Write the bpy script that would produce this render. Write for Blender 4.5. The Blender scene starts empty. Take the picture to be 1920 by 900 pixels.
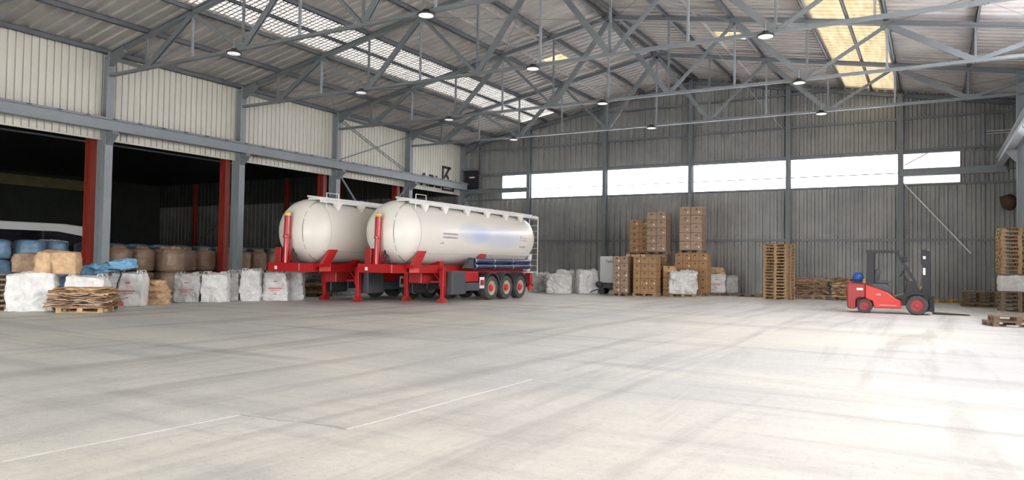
import bpy, math, random
from mathutils import Vector, Matrix, noise
PI = math.pi
random.seed(7)
SC = bpy.context.scene
COL = SC.collection

# ------------------------------------------------------------------ camera
cam_d = bpy.data.cameras.new('camera'); cam = bpy.data.objects.new('camera', cam_d); COL.objects.link(cam)
cam_d.sensor_width = 36.0; cam_d.lens = 1353.5 / 1920 * 36
cam_d.clip_end = 500
Rv = Vector((0.86395372, 0.50334501, 0.01509217)); Uv = Vector((0.00257059, -0.03437816, 0.99940559)); Fv = Vector((-0.50356466, 0.86340138, 0.03099504))
CP = Vector((27.35928, -40.23188, 1.56))
cam.matrix_world = Matrix(((Rv.x, Uv.x, -Fv.x, CP.x), (Rv.y, Uv.y, -Fv.y, CP.y), (Rv.z, Uv.z, -Fv.z, CP.z), (0, 0, 0, 1)))
SC.camera = cam
# ------------------------------------------------------------------ world, sun, exposure
W = bpy.data.worlds.new('sky'); SC.world = W; W.use_nodes = True
wn = W.node_tree; bg = wn.nodes['Background']
WORLD = 18.0
tc = wn.nodes.new('ShaderNodeTexCoord'); sep = wn.nodes.new('ShaderNodeSeparateXYZ'); rmp = wn.nodes.new('ShaderNodeValToRGB')
wn.links.new(tc.outputs['Generated'], sep.inputs[0]); wn.links.new(sep.outputs['Z'], rmp.inputs[0]); wn.links.new(rmp.outputs[0], bg.inputs[0])
rmp.color_ramp.elements[0].position = 0.0; rmp.color_ramp.elements[0].color = (0.97, 0.99, 1.0, 1)
rmp.color_ramp.elements[1].position = 1.0; rmp.color_ramp.elements[1].color = (0.90, 0.95, 1.0, 1)
bg.inputs[1].default_value = WORLD
sun_d = bpy.data.lights.new('sun', 'SUN'); sun_d.energy = 5.0; sun_d.angle = math.radians(2.0); sun_d.color = (1, .95, .86)
sun = bpy.data.objects.new('sun', sun_d); COL.objects.link(sun); sun.rotation_euler = (math.radians(35), math.radians(-25), 0)
SC.view_settings.view_transform = 'Standard'; SC.view_settings.look = 'None'
SC.view_settings.exposure = 0.12; SC.view_settings.gamma = 1.0; SC.view_settings.use_curve_mapping = False

# ------------------------------------------------------------------ materials
MATS = {}
def mat(name, c, rough=.6, metal=0., var=0., vscale=3., bump=0., bscale=20., c2=None, stretch=None, emit=0., spec=None, coat=0.):
    if name in MATS: return MATS[name]
    m = bpy.data.materials.new(name); m.use_nodes = True; nt = m.node_tree; b = nt.nodes['Principled BSDF']
    b.inputs['Roughness'].default_value = rough; b.inputs['Metallic'].default_value = metal
    b.inputs['Base Color'].default_value = (*c, 1)
    if spec is not None: b.inputs['Specular IOR Level'].default_value = spec
    if coat: b.inputs['Coat Weight'].default_value = coat; b.inputs['Coat Roughness'].default_value = .08
    if var or bump:
        t = nt.nodes.new('ShaderNodeTexCoord'); mp = nt.nodes.new('ShaderNodeMapping'); nt.links.new(t.outputs['Object'], mp.inputs[0])
        if stretch: mp.inputs['Scale'].default_value = stretch
    if var:
        n = nt.nodes.new('ShaderNodeTexNoise'); n.inputs['Scale'].default_value = vscale; n.inputs['Detail'].default_value = 6; n.inputs['Roughness'].default_value = .65
        nt.links.new(mp.outputs[0], n.inputs['Vector'])
        r = nt.nodes.new('ShaderNodeValToRGB'); r.color_ramp.elements[0].position = .32; r.color_ramp.elements[1].position = .68
        d = c2 if c2 else tuple(x * (1 - var) for x in c)
        r.color_ramp.elements[0].color = (*d, 1); r.color_ramp.elements[1].color = (*(min(1, x * (1 + var * .4)) for x in c), 1)
        nt.links.new(n.outputs['Fac'], r.inputs[0]); nt.links.new(r.outputs[0], b.inputs['Base Color'])
    if bump:
        n2 = nt.nodes.new('ShaderNodeTexNoise'); n2.inputs['Scale'].default_value = bscale; n2.inputs['Detail'].default_value = 5
        nt.links.new(mp.outputs[0], n2.inputs['Vector']); bp = nt.nodes.new('ShaderNodeBump'); bp.inputs['Strength'].default_value = bump; bp.inputs['Distance'].default_value = .05
        nt.links.new(n2.outputs['Fac'], bp.inputs['Height']); nt.links.new(bp.outputs[0], b.inputs['Normal'])
    if emit:
        b.inputs['Emission Color'].default_value = (1, .98, .94, 1); b.inputs['Emission Strength'].default_value = emit
    MATS[name] = m; return m
def translucent(name, c, var=0., vscale=4., stretch=(1, 1, 1), c2=None):
    m = bpy.data.materials.new(name); m.use_nodes = True; nt = m.node_tree; nt.nodes.clear()
    o = nt.nodes.new('ShaderNodeOutputMaterial'); tr = nt.nodes.new('ShaderNodeBsdfTranslucent'); df = nt.nodes.new('ShaderNodeBsdfDiffuse'); mx = nt.nodes.new('ShaderNodeMixShader')
    mx.inputs[0].default_value = .3; tr.inputs[0].default_value = (*c, 1); df.inputs[0].default_value = (*c, 1)
    if var:
        t = nt.nodes.new('ShaderNodeTexCoord'); mp = nt.nodes.new('ShaderNodeMapping'); mp.inputs['Scale'].default_value = stretch
        n = nt.nodes.new('ShaderNodeTexNoise'); n.inputs['Scale'].default_value = vscale; n.inputs['Detail'].default_value = 5
        r = nt.nodes.new('ShaderNodeValToRGB'); r.color_ramp.elements[0].position = .35; r.color_ramp.elements[1].position = .65
        r.color_ramp.elements[0].color = (*(c2 or tuple(x * (1 - var) for x in c)), 1); r.color_ramp.elements[1].color = (*c, 1)
        nt.links.new(t.outputs['Object'], mp.inputs[0]); nt.links.new(mp.outputs[0], n.inputs['Vector']); nt.links.new(n.outputs['Fac'], r.inputs[0])
        nt.links.new(r.outputs[0], tr.inputs[0]); nt.links.new(r.outputs[0], df.inputs[0])
    nt.links.new(tr.outputs[0], mx.inputs[1]); nt.links.new(df.outputs[0], mx.inputs[2]); nt.links.new(mx.outputs[0], o.inputs[0])
    return m

STEEL = mat('grey_painted_steel', (.18, .198, .208), .5, 0, .12, 1.5)
STEELL = mat('light_grey_steel', (.27, .295, .31), .5, 0, .12, 1.5)
PURL = mat('galvanised_purlin', (.17, .185, .195), .45, .2, .15, 2)
DECK = mat('galvanised_roof_sheet', (.43, .405, .375), .5, .0, .25, .8, c2=(.34, .32, .30))
WALLB = mat('grey_profiled_sheet', (.32, .32, .30), .45, .0, .25, .5, c2=(.23, .235, .23))
CREAM = mat('cream_profiled_sheet', (.69, .665, .575), .5, 0, .08, .6)
REDSTEEL = mat('oxide_red_steel', (.30, .035, .02), .5, 0, .2, 2)
WOOD = mat('pallet_wood', (.52, .35, .19), .8, 0, .55, 6, .3, 60)
WOODD = mat('weathered_pallet_wood', (.30, .21, .14), .85, 0, .45, 6, .3, 60)
WOODY = mat('yellow_pallet_wood', (.62, .38, .11), .8, 0, .3, 6)
CARD = mat('brown_cardboard', (.36, .21, .10), .8, 0, .2, 4)
CARDL = mat('light_cardboard', (.60, .38, .20), .8, 0, .15, 4)
CARDD = mat('wrapped_brown_cardboard', (.29, .18, .105), .35, 0, .25, 5, .25, 14)
TAPE = mat('packing_tape', (.30, .17, .08), .4)
PRINT = mat('dark_print', (.05, .03, .04), .6)
LABELW = mat('white_sticker', (.8, .8, .78), .5)
FIBC = mat('white_woven_bag', (.72, .71, .68), .7, 0, .25, 3, .5, 9)
FIBCG = mat('greyish_woven_bag', (.50, .50, .48), .7, 0, .3, 3, .5, 9)
REDP = mat('red_print', (.55, .12, .10), .6)
FILMT = mat('tan_wrapped_bag', (.37, .25, .175), .32, 0, .3, 3, .3, 12)
FILMB = mat('blue_wrapped_bag', (.14, .25, .36), .3, 0, .5, 3, .4, 10)
BLUES = mat('blue_plastic_sheet', (.22, .48, .72), .4, 0, .3, 3, .6, 8)
TAN = mat('tan_paper_sack', (.60, .40, .23), .75, 0, .35, 5, .5, 12)
RED = mat('red_trailer_paint', (.42, .008, .01), .35, 0, .1, 1.5, coat=.3)
REDF = mat('red_forklift_paint', (.62, .03, .02), .35, 0, .06, 3, coat=.3)
REDFD = mat('dark_red_counterweight', (.34, .02, .02), .4)
BLACK = mat('black_plastic', (.018, .018, .02), .5)
DKGREY = mat('dark_grey_plastic', (.06, .068, .078), .5)
TYRE = mat('tyre_rubber', (.075, .072, .066), .85, 0, .3, 8)
RIM = mat('cream_wheel_rim', (.52, .46, .37), .5)
WHITEP = mat('white_paint', (.78, .78, .75), .35)
CREAMP = mat('cream_paint', (.74, .71, .64), .35)
NAVY = mat('navy_tube', (.012, .028, .09), .35)
CHROME = mat('bare_steel', (.5, .5, .52), .3, .9)
YEL = mat('yellow_paint', (.75, .50, .16), .5)
BLUEG = mat('blue_gas_bottle_paint', (.01, .07, .30), .3)
GLASSD = mat('dark_coach_glass', (.006, .007, .012), .1)
LAMPM = mat('lamp_lens', (.85, .85, .82), .4, emit=.5)
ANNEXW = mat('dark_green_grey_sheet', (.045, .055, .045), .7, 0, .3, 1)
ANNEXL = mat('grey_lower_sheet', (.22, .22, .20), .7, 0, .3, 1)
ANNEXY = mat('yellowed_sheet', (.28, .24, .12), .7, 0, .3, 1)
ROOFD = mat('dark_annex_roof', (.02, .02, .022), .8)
SKYW = translucent('white_skylight', (.15, .146, .138), .45, 5, (.35, 3, 1), (.075, .068, .062))
SKYY = translucent('yellowed_skylight', (.105, .083, .052), .2, 2.0, (3, .3, 1), (.08, .06, .034))
WINP = translucent('wall_light_panel', (.9, .9, .9), .06, .4, (1, 1, 1), (.88, .80, .86))

WINK = translucent('pinkish_light_panel', (.135, .118, .128), .08, .4, (1, 1, 1), (.12, .10, .112))
# floor material: pale worn concrete with drifts of dust, painted-in soft sun patches, tyre tracks and pits
def floor_mat():
    m = bpy.data.materials.new('worn_concrete'); m.use_nodes = True; nt = m.node_tree; b = nt.nodes['Principled BSDF']; L = nt.links.new; N = nt.nodes.new
    t = N('ShaderNodeTexCoord')
    def nz(scale, det, rough, st=(1, 1, 1), rot=0, dist=0):
        mp = N('ShaderNodeMapping'); mp.inputs['Scale'].default_value = st; mp.inputs['Rotation'].default_value = (0, 0, rot); L(t.outputs['Object'], mp.inputs[0])
        n = N('ShaderNodeTexNoise'); n.inputs['Scale'].default_value = scale; n.inputs['Detail'].default_value = det; n.inputs['Roughness'].default_value = rough; n.inputs['Distortion'].default_value = dist
        L(mp.outputs[0], n.inputs['Vector']); return n.outputs['Fac']
    def ramp(f, p0, p1, c0, c1):
        r = N('ShaderNodeValToRGB'); e = r.color_ramp.elements; e[0].position = p0; e[1].position = p1; e[0].color = (*c0, 1); e[1].color = (*c1, 1); L(f, r.inputs[0]); return r.outputs[0]
    def mix(a, bb, mode, fac=1.0):
        x = N('ShaderNodeMix'); x.data_type = 'RGBA'; x.blend_type = mode; x.inputs[0].default_value = fac; L(a, x.inputs[6]); L(bb, x.inputs[7]); return x.outputs[2]
    base = ramp(nz(.16, 5, .55, dist=.4), .38, .64, (.60, .60, .575), (.73, .71, .63))  # warm pale blotches stand in for soft sunlight on the floor
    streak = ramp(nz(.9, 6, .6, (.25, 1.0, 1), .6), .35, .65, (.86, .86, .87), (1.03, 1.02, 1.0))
    track = ramp(nz(.8, 5, .6, (1.6, .13, 1), .35, .6), .33, .50, (.74, .74, .745), (1, 1, 1))
    track2 = ramp(nz(.7, 5, .6, (.12, 1.5, 1), -.15, .5), .32, .47, (.78, .78, .785), (1, 1, 1))
    fine = ramp(nz(9, 6, .7), .3, .7, (.90, .90, .90), (1.05, 1.05, 1.05))
    pits = ramp(nz(22, 4, .7), .28, .40, (.60, .58, .55), (1, 1, 1))
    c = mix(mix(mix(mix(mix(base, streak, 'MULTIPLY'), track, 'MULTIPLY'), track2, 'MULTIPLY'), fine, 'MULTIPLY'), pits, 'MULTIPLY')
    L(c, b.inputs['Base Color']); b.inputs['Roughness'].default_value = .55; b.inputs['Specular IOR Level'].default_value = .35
    bp = N('ShaderNodeBump'); bp.inputs['Strength'].default_value = .25; bp.inputs['Distance'].default_value = .02; L(nz(14, 6, .7), bp.inputs['Height']); L(bp.outputs[0], b.inputs['Normal'])
    return m
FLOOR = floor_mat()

# tank skin: cream paint with the soft blue print on both flanks
def tank_mat():
    m = bpy.data.materials.new('cream_tank_skin'); m.use_nodes = True; nt = m.node_tree; b = nt.nodes['Principled BSDF']; L = nt.links.new; N = nt.nodes.new
    t = N('ShaderNodeTexCoord'); sp = N('ShaderNodeSeparateXYZ'); L(t.outputs['Object'], sp.inputs[0])
    def M(op, a, bb):
        x = N('ShaderNodeMath'); x.operation = op
        for i, v in enumerate((a, bb)):
            if isinstance(v, (int, float)): x.inputs[i].default_value = v
            else: L(v, x.inputs[i])
        return x.outputs[0]
    def blob(yc, zc, wy, wz):
        dy = M('DIVIDE', M('SUBTRACT', sp.outputs['Y'], yc), wy); dz = M('DIVIDE', M('SUBTRACT', sp.outputs['Z'], zc), wz)
        d = M('ADD', M('POWER', M('ABSOLUTE', dy, 0), 2.0), M('POWER', M('ABSOLUTE', dz, 0), 2.0)); return M('MAXIMUM', M('SUBTRACT', 1.0, d), 0.0)
    f = M('MINIMUM', M('ADD', M('MULTIPLY', blob(4.6, 2.68, 1.3, .5), .55), M('MULTIPLY', blob(6.5, 2.58, 2.3, .5), .55)), .85)
    mx = N('ShaderNodeMix'); mx.data_type = 'RGBA'; L(f, mx.inputs[0]); mx.inputs[6].default_value = (.80, .765, .69, 1); mx.inputs[7].default_value = (.36, .44, .66, 1)
    L(mx.outputs[2], b.inputs['Base Color']); b.inputs['Roughness'].default_value = .38; b.inputs['Coat Weight'].default_value = .2; b.inputs['Coat Roughness'].default_value = .15
    return m
TANK = tank_mat()
TANKPLAIN = mat('plain_cream_tank_skin', (.74, .70, .62), .38, 0, coat=.2)

# ------------------------------------------------------------------ mesh helpers
class MB:
    def __init__(s): s.v = []; s.f = []
    def add(s, vs, fs):
        n = len(s.v); s.v += [tuple(x) for x in vs]; s.f += [tuple(i + n for i in f) for f in fs]; return s
    def box(s, x0, x1, y0, y1, z0, z1):
        return s.add([(x0, y0, z0), (x1, y0, z0), (x1, y1, z0), (x0, y1, z0), (x0, y0, z1), (x1, y0, z1), (x1, y1, z1), (x0, y1, z1)],
                     [(0, 3, 2, 1), (4, 5, 6, 7), (0, 1, 5, 4), (1, 2, 6, 5), (2, 3, 7, 6), (3, 0, 4, 7)])
    def cb(s, c, d): return s.box(c[0] - d[0] / 2, c[0] + d[0] / 2, c[1] - d[1] / 2, c[1] + d[1] / 2, c[2] - d[2] / 2, c[2] + d[2] / 2)
    def bar(s, p, q, w, h, up=(0, 0, 1)):
        p = Vector(p); q = Vector(q); d = (q - p).normalized(); u = Vector(up)
        if abs(d.dot(u)) > .98: u = Vector((0, 1, 0))
        r = d.cross(u).normalized(); u = r.cross(d)
        vs = [a + r * i * w / 2 + u * j * h / 2 for a in (p, q) for i, j in ((-1, -1), (1, -1), (1, 1), (-1, 1))]
        return s.add(vs, [(0, 1, 2, 3), (7, 6, 5, 4), (0, 4, 5, 1), (1, 5, 6, 2), (2, 6, 7, 3), (3, 7, 4, 0)])
    def angle(s, p, q, w, t=.012, up=(0, 0, 1)):        # an L or C like open section from thin plates
        p = Vector(p); q = Vector(q); d = (q - p).normalized(); u = Vector(up)
        if abs(d.dot(u)) > .98: u = Vector((0, 1, 0))
        r = d.cross(u).normalized(); u = r.cross(d)
        s.bar(p, q, w, t, up); s.bar(p + r * (w / 2 - t / 2) + u * w / 2, q + r * (w / 2 - t / 2) + u * w / 2, t, w, up); return s
    def hsec(s, p, q, w, h, t=.02, up=(0, 0, 1)):
        p = Vector(p); q = Vector(q); d = (q - p).normalized(); u = Vector(up)
        if abs(d.dot(u)) > .98: u = Vector((1, 0, 0))
        r = d.cross(u).normalized(); u = r.cross(d)
        for k in (-1, 1): s.bar(p + u * k * (h / 2 - t / 2), q + u * k * (h / 2 - t / 2), w, t, u)
        s.bar(p, q, t * .7, h - 2 * t, u); return s
    def tube(s, pts, r, n=10, cap=True):
        pts = [Vector(p) for p in pts]; rings = []; m = len(pts); prev = None
        for i, p in enumerate(pts):
            d = (pts[min(i + 1, m - 1)] - pts[max(i - 1, 0)]).normalized()
            u = prev if prev is not None else (Vector((0, 0, 1)) if abs(d.z) < .95 else Vector((1, 0, 0)))
            a = d.cross(u).normalized(); b = a.cross(d).normalized(); prev = b
            rr = r[i] if isinstance(r, (list, tuple)) else r
            rings.append([p + (a * math.cos(2 * PI * k / n) + b * math.sin(2 * PI * k / n)) * rr for k in range(n)])
        vs = [v for g in rings for v in g]
        fs = [(i * n + k, i * n + (k + 1) % n, (i + 1) * n + (k + 1) % n, (i + 1) * n + k) for i in range(m - 1) for k in range(n)]
        if cap: fs += [tuple(range(n))[::-1], tuple((m - 1) * n + k for k in range(n))]
        return s.add(vs, fs)
    def lathe(s, prof, c=(0, 0, 0), axis='Z', n=24, cap=True):     # prof: (radius, along)
        vs = []
        for r, h in prof:
            for k in range(n):
                a = 2 * PI * k / n; x, y = r * math.cos(a), r * math.sin(a)
                vs.append({'Z': (c[0] + x, c[1] + y, c[2] + h), 'Y': (c[0] + x, c[1] + h, c[2] + y), 'X': (c[0] + h, c[1] + x, c[2] + y)}[axis])
        m = len(prof); fs = [(i * n + k, i * n + (k + 1) % n, (i + 1) * n + (k + 1) % n, (i + 1) * n + k) for i in range(m - 1) for k in range(n)]
        if cap: fs += [tuple(range(n))[::-1], tuple((m - 1) * n + k for k in range(n))]
        return s.add(vs, fs)
    def prism(s, poly, a, b, axis='X'):                  # polygon swept along an axis from a to b
        n = len(poly); P = {'X': lambda u, v, w: (w, u, v), 'Y': lambda u, v, w: (u, w, v), 'Z': lambda u, v, w: (u, v, w)}[axis]
        vs = [P(u, v, w) for w in (a, b) for u, v in poly]
        return s.add(vs, [tuple(range(n))[::-1], tuple(range(n, 2 * n))] + [(i, (i + 1) % n, (i + 1) % n + n, i + n) for i in range(n)])
    def build(s, name, m, parent=None, smooth=False, bevel=0., loc=None):
        me = bpy.data.meshes.new(name); me.from_pydata(s.v, [], s.f); me.validate(); me.update()
        o = bpy.data.objects.new(name, me); COL.objects.link(o); me.materials.append(m)
        if parent: o.parent = parent
        if loc: o.location = loc
        fixn(me)
        if smooth:
            me.shade_smooth()
            if smooth == 'auto': md = o.modifiers.new('edge', 'EDGE_SPLIT'); md.split_angle = math.radians(35)
        if bevel: b = o.modifiers.new('bevel', 'BEVEL'); b.width = bevel; b.segments = 2; b.limit_method = 'ANGLE'; b.angle_limit = math.radians(40)
        return o
import bmesh
def fixn(me):
    bm = bmesh.new(); bm.from_mesh(me); bmesh.ops.recalc_face_normals(bm, faces=bm.faces); bm.to_mesh(me); bm.free()
def tag(o, label=None, cat=None, group=None, kind=None):
    if label: o['label'] = label
    if cat: o['category'] = cat
    if group: o['group'] = group
    if kind: o['kind'] = kind
    return o
def empty(name, loc=(0, 0, 0), rz=0, label=None, cat=None, group=None):
    o = bpy.data.objects.new(name, None); COL.objects.link(o); o.location = loc; o.rotation_euler = (0, 0, rz); o.empty_display_size = .2
    return tag(o, label, cat, group)
def kids(o): return [c for c in bpy.data.objects if c.parent == o]
def dup(o, loc=None, rz=None, label=None, group=None, parent=None, tree=None):
    tree = tree if tree is not None else {}
    c = o.copy(); COL.objects.link(c); c.parent = parent
    if loc is not None: c.location = loc
    if rz is not None: c.rotation_euler = (0, 0, rz)
    if label: c['label'] = label
    if group: c['group'] = group
    for ch in kids(o): dup(ch, parent=c)
    return c
ORD = ['', 'first', 'second', 'third', 'fourth', 'fifth', 'sixth', 'seventh', 'eighth', 'ninth', 'tenth', 'eleventh', 'twelfth', 'thirteenth', 'fourteenth', 'fifteenth', 'sixteenth', 'seventeenth', 'eighteenth', 'nineteenth', 'twentieth']
def text_mesh(txt, size, name, m, parent, mw, depth=.004):
    cu = bpy.data.curves.new(name, 'FONT'); cu.body = txt; cu.size = size; cu.extrude = depth; cu.resolution_u = 3
    t = bpy.data.objects.new(name, cu); COL.objects.link(t)
    bpy.context.view_layer.update(); me = bpy.data.meshes.new_from_object(t.evaluated_get(bpy.context.evaluated_depsgraph_get()))
    bpy.data.objects.remove(t); o = bpy.data.objects.new(name, me); COL.objects.link(o); me.materials.clear(); me.materials.append(m)
    if parent: o.parent = parent
    o.matrix_local = mw; return o

# ------------------------------------------------------------------ building dimensions
CB = 5.2; BY = 6.107; HW = 31.2; EAVE = 9.31; RIDGE = 12.07; YF = -48.9
SL = (RIDGE - EAVE) / (HW / 2)
def roofz(x): return EAVE + SL * (x if x <= HW / 2 else HW - x)
def struct(o): return tag(o, kind='structure')

def ribs(u0, u1, pitch, depth, f=(.34, .42, .90)):
    """profile points (u, offset) of a trapezoidal sheet between u0 and u1"""
    out = []; n = max(1, round((u1 - u0) / pitch)); p = (u1 - u0) / n
    for i in range(n):
        a = u0 + i * p
        out += [(a, 0), (a + p * f[0], 0), (a + p * f[1], depth), (a + p * f[2], depth)]
    out.append((u1, 0)); return out
def sheet(mb, u0, u1, lo, hi, pitch, depth, place, f=(.34, .42, .90)):
    pr = ribs(u0, u1, pitch, depth, f); n = len(pr)
    vs = [place(u, d, lo(u)) for u, d in pr] + [place(u, d, hi(u)) for u, d in pr]
    mb.add(vs, [(i, i + 1, n + i + 1, n + i) for i in range(n - 1)])

# floor
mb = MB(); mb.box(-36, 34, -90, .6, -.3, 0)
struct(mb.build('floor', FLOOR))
# joints and cracks in the slab
JW = mat('joint_dust', (.66, .655, .63), .8); JD = mat('crack_dirt', (.36, .34, .31), .9)
def joint(name, pts, w, m):
    mb = MB()
    for a, b in zip(pts, pts[1:]):
        mb.bar((a[0], a[1], .001), (b[0], b[1], .001), w, .006)
    return struct(mb.build(name, m))
rr = random.Random(3)
def wob(a, b, n, s): return [(a[0] + (b[0] - a[0]) * i / n + rr.uniform(-s, s), a[1] + (b[1] - a[1]) * i / n + rr.uniform(-s, s)) for i in range(n + 1)]
joint('trim_1', wob((21.25, -38.4), (21.39, -35.33), 8, .008), .018, JW)
joint('trim_2', wob((21.39, -35.33), (22.69, -35.2), 9, .02), .022, JD)
joint('trim_3', wob((22.69, -35.2), (22.72, -31.7), 8, .008), .016, JW)

# back wall, profiled sheet, with an opening for the light band
WX0, WX1, WZ0, WZ1 = 3.07, 28.53, 5.67, 7.18
RB, BN = 3.4, -38.0        # light band of the right side: sill height and near end
pl = lambda u, d, z: (u, -d, z)
mb = MB()
g = lambda u: roofz(min(max(u, 0), HW)) + .13
sheet(mb, 0, HW, lambda u: 0, lambda u: WZ0, .3714, -.13, lambda u, d, z: (u, -d, z))
sheet(mb, 0, HW, lambda u: WZ1, g, .3714, -.13, lambda u, d, z: (u, -d, z))
sheet(mb, 0, WX0, lambda u: WZ0, lambda u: WZ1, .38, -.13, pl); sheet(mb, WX1, HW, lambda u: WZ0, lambda u: WZ1, .38, -.13, pl)
for a, b in ((0, WX0), (WX1, HW)):
    for z in (WZ0, WZ1): mb.box(a, b, 0, .15, z - .03, z + .03)
for x in (WX0, WX1): mb.box(x - .03, x + .03, 0, .15, WZ0, WZ1)
wb = struct(mb.build('wall_back', WALLB))
for i in range(6):
    a = max(WX0, i * CB); b = min(WX1, (i + 1) * CB)
    mb = MB(); sheet(mb, a, b, lambda u: WZ0 - .03, lambda u: WZ1 + .03, .3714, -.03, lambda u, d, z: (u, .06 - d, z))
    w = struct(mb.build('window_%d' % (i + 1), WINP if i < 5 else WINK))
    mb = MB()
    mb.box(a, b, -.09, .05, WZ0 - .06, WZ0 + .01).box(a, b, -.09, .05, WZ1 - .01, WZ1 + .06)
    mb.build('window_frame', STEEL, w)

# left wall: cream cladding over the openings
mb = MB()
sheet(mb, YF, 0, lambda u: 6.05, lambda u: EAVE + .05, .2544, -.055, lambda u, d, z: (-.06 + d, u, z), (.80, .84, .95))
mb.box(-.13, -.06, YF, 0, 6.0, 6.06)
struct(mb.build('wall_left', CREAM))
# right wall, out of view, with a light band enlarged to brighten the tanker
mb = MB(); RP = lambda u, d, z: (HW + d, u, z)
sheet(mb, YF, 0, lambda u: 0, lambda u: RB, .36, .05, RP)
sheet(mb, YF, 0, lambda u: 8.6, lambda u: EAVE + .05, .36, .05, RP); sheet(mb, -11, 0, lambda u: RB, lambda u: 8.6, .36, .05, RP); sheet(mb, YF, BN, lambda u: RB, lambda u: 8.6, .36, .05, RP)
mb2 = MB(); sheet(mb2, BN, -11, lambda u: RB, lambda u: 8.6, .36, .03, RP); struct(mb2.build('window_11', WINP))
struct(mb.build('wall_right', WALLB))

# front gable behind the camera, with its wide opening
FG0, FG1, FGZ = 3.0, 25.0, 3.8
mb = MB(); FP = lambda u, d, z: (u, YF - d, z)
sheet(mb, 0, HW, lambda u: FGZ, g, .3714, -.06, FP); sheet(mb, 0, FG0, lambda u: 0, lambda u: FGZ, .37, -.06, FP); sheet(mb, FG1, HW, lambda u: 0, lambda u: FGZ, .37, -.06, FP)
struct(mb.build('wall_front', WALLB))
# roof deck: profiled sheets laid down the slope, with strips left open for the skylights
def roof_strip(mb, xa, xb, y0, y1, pitch=.42, depth=.06, dz=0):
    pr = ribs(y0, y1, pitch, depth); n = len(pr)
    vs = [(xa, y, roofz(xa) + .12 + dz + d) for y, d in pr] + [(xb, y, roofz(xb) + .12 + dz + d) for y, d in pr]
    mb.add(vs, [(i, i + 1, n + i + 1, n + i) for i in range(n - 1)])
SKL = (5.1, 7.65); SKR = (HW - 7.75, HW - 5.3)
mb = MB()
roof_strip(mb, -.4, SKL[0], YF, .1, .47)
# two small vent lights cut in beside the ridge
roof_strip(mb, SKL[1], 10.9, YF, .1); roof_strip(mb, 10.9, 12.1, YF, -9.6); roof_strip(mb, 10.9, 12.1, -8.6, .1); roof_strip(mb, 12.1, 15.6, YF, .1)
roof_strip(mb, 15.6, 19.2, YF, .1); roof_strip(mb, 19.2, 20.5, YF, -9.6); roof_strip(mb, 19.2, 20.5, -8.6, .1); roof_strip(mb, 20.5, SKR[0], YF, .1)
roof_strip(mb, SKR[1], HW + .4, YF, .1)
roof_strip(mb, SKL[0], SKL[1], -1.2, .1)
for x in (SKL[0], SKL[1], 10.9, 12.1, 15.6, 19.2, 20.5, SKR[0], SKR[1]):      # closure strips along the sheet joints
    mb.box(x - .06, x + .06, YF, .1, roofz(x) + .09, roofz(x) + .24)
for y in (.06, YF + .02):                                                     # gable flashings
    for a, b in ((-.3, HW / 2), (HW / 2, HW + .3)): mb.bar((a, y, roofz(a) + .17), (b, y, roofz(b) + .17), .2, .16)
for x in (-.06, HW + .04): mb.box(x - .08, x + .08, YF, .1, EAVE, EAVE + .26)
struct(mb.build('ceiling', DECK))
k = 7
def skylight(xa, xb, y0, y1, m, n):
    mb = MB(); roof_strip(mb, xa - .05, xb + .05, y0, y1, .42, .05, .03); return struct(mb.build('window_%d' % n, m))
skylight(SKL[0], SKL[1], YF, -1.2, SKYW, 7); skylight(SKR[0], SKR[1], YF, .1, SKYY, 8)
skylight(10.9, 12.1, -9.6, -8.6, SKYY, 9); skylight(19.2, 20.5, -9.6, -8.6, SKYY, 10)
# wire mesh under the white skylight
mb = MB(); y = YF
while y < -1.3:
    mb.bar((SKL[0], y, roofz(SKL[0]) + .10), (SKL[1], y, roofz(SKL[1]) + .10), .05, .015); y += .21
x = SKL[0] + .15
while x < SKL[1]:
    mb.bar((x, YF, roofz(x) + .10), (x, -1.2, roofz(x) + .10), .035, .012); x += .21
struct(mb.build('trim_4', mat('skylight_mesh_wire', (.38, .32, .27), .6)))

# ------------------------------------------------------------------ steel frame
def side(k):
    return ['against the back wall', 'one bay from the back', 'two bays from the back', 'three bays from the back', 'four bays from the back',
            'five bays from the back', 'six bays from the back', 'seven bays from the back'][k]
for k in range(8):
    y = -k * BY
    if k == 0: y = -.25
    t = empty('steel_column', (.15, y, 0), 0, 'grey steel H column under the cream cladding, ' + (side(k) if k else 'in the far left corner'), 'column', 'grey columns along the left side')
    MB().hsec((0, 0, 0), (0, 0, EAVE), .30, .52, .025, up=(1, 0, 0)).build('shaft', STEELL, t)
    MB().box(-.34, .34, -.24, .24, 0, .03).build('base_plate', STEEL, t)
    mb = MB(); mb.prism([(.24, 6.27), (.66, 6.27), (.66, 6.15), (.24, 5.75)], -.12, .12, 'Y'); mb.build('rail_bracket', STEEL, t)
    MB().prism([(.24, EAVE - .05), (1.1, EAVE + .1), (1.1, EAVE - .1), (.24, EAVE - .55)], -.08, .08, 'Y').build('haunch', STEEL, t)
    # oxide red annex column just behind
    if k:
        t2 = empty('red_column', (-.75, y, 0), 0, 'oxide red steel column just behind the grey one ' + side(k), 'column', 'red columns behind the left side')
        MB().hsec((0, 0, 0), (0, 0, 7.9), .26, .4, .025, up=(1, 0, 0)).build('shaft', REDSTEEL, t2)
        MB().box(-.28, .28, -.2, .2, 0, .03).build('base_plate', REDSTEEL, t2)
for k in (1, 2, 3, 4, 5, 6, 7):
    t = empty('crane_column', (HW - .55, -k * BY, 0), 0, 'pale grey steel column on the right side, ' + side(k), 'column', 'columns along the right side')
    MB().hsec((0, 0, 0), (0, 0, EAVE), .36, .9, .03, up=(1, 0, 0)).build('shaft', STEELL, t)
    MB().prism([(-.45, 6.24), (-.8, 6.24), (-.8, 6.15), (-.45, 5.75)], -.12, .12, 'Y').build('rail_bracket', STEELL, t)
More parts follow.
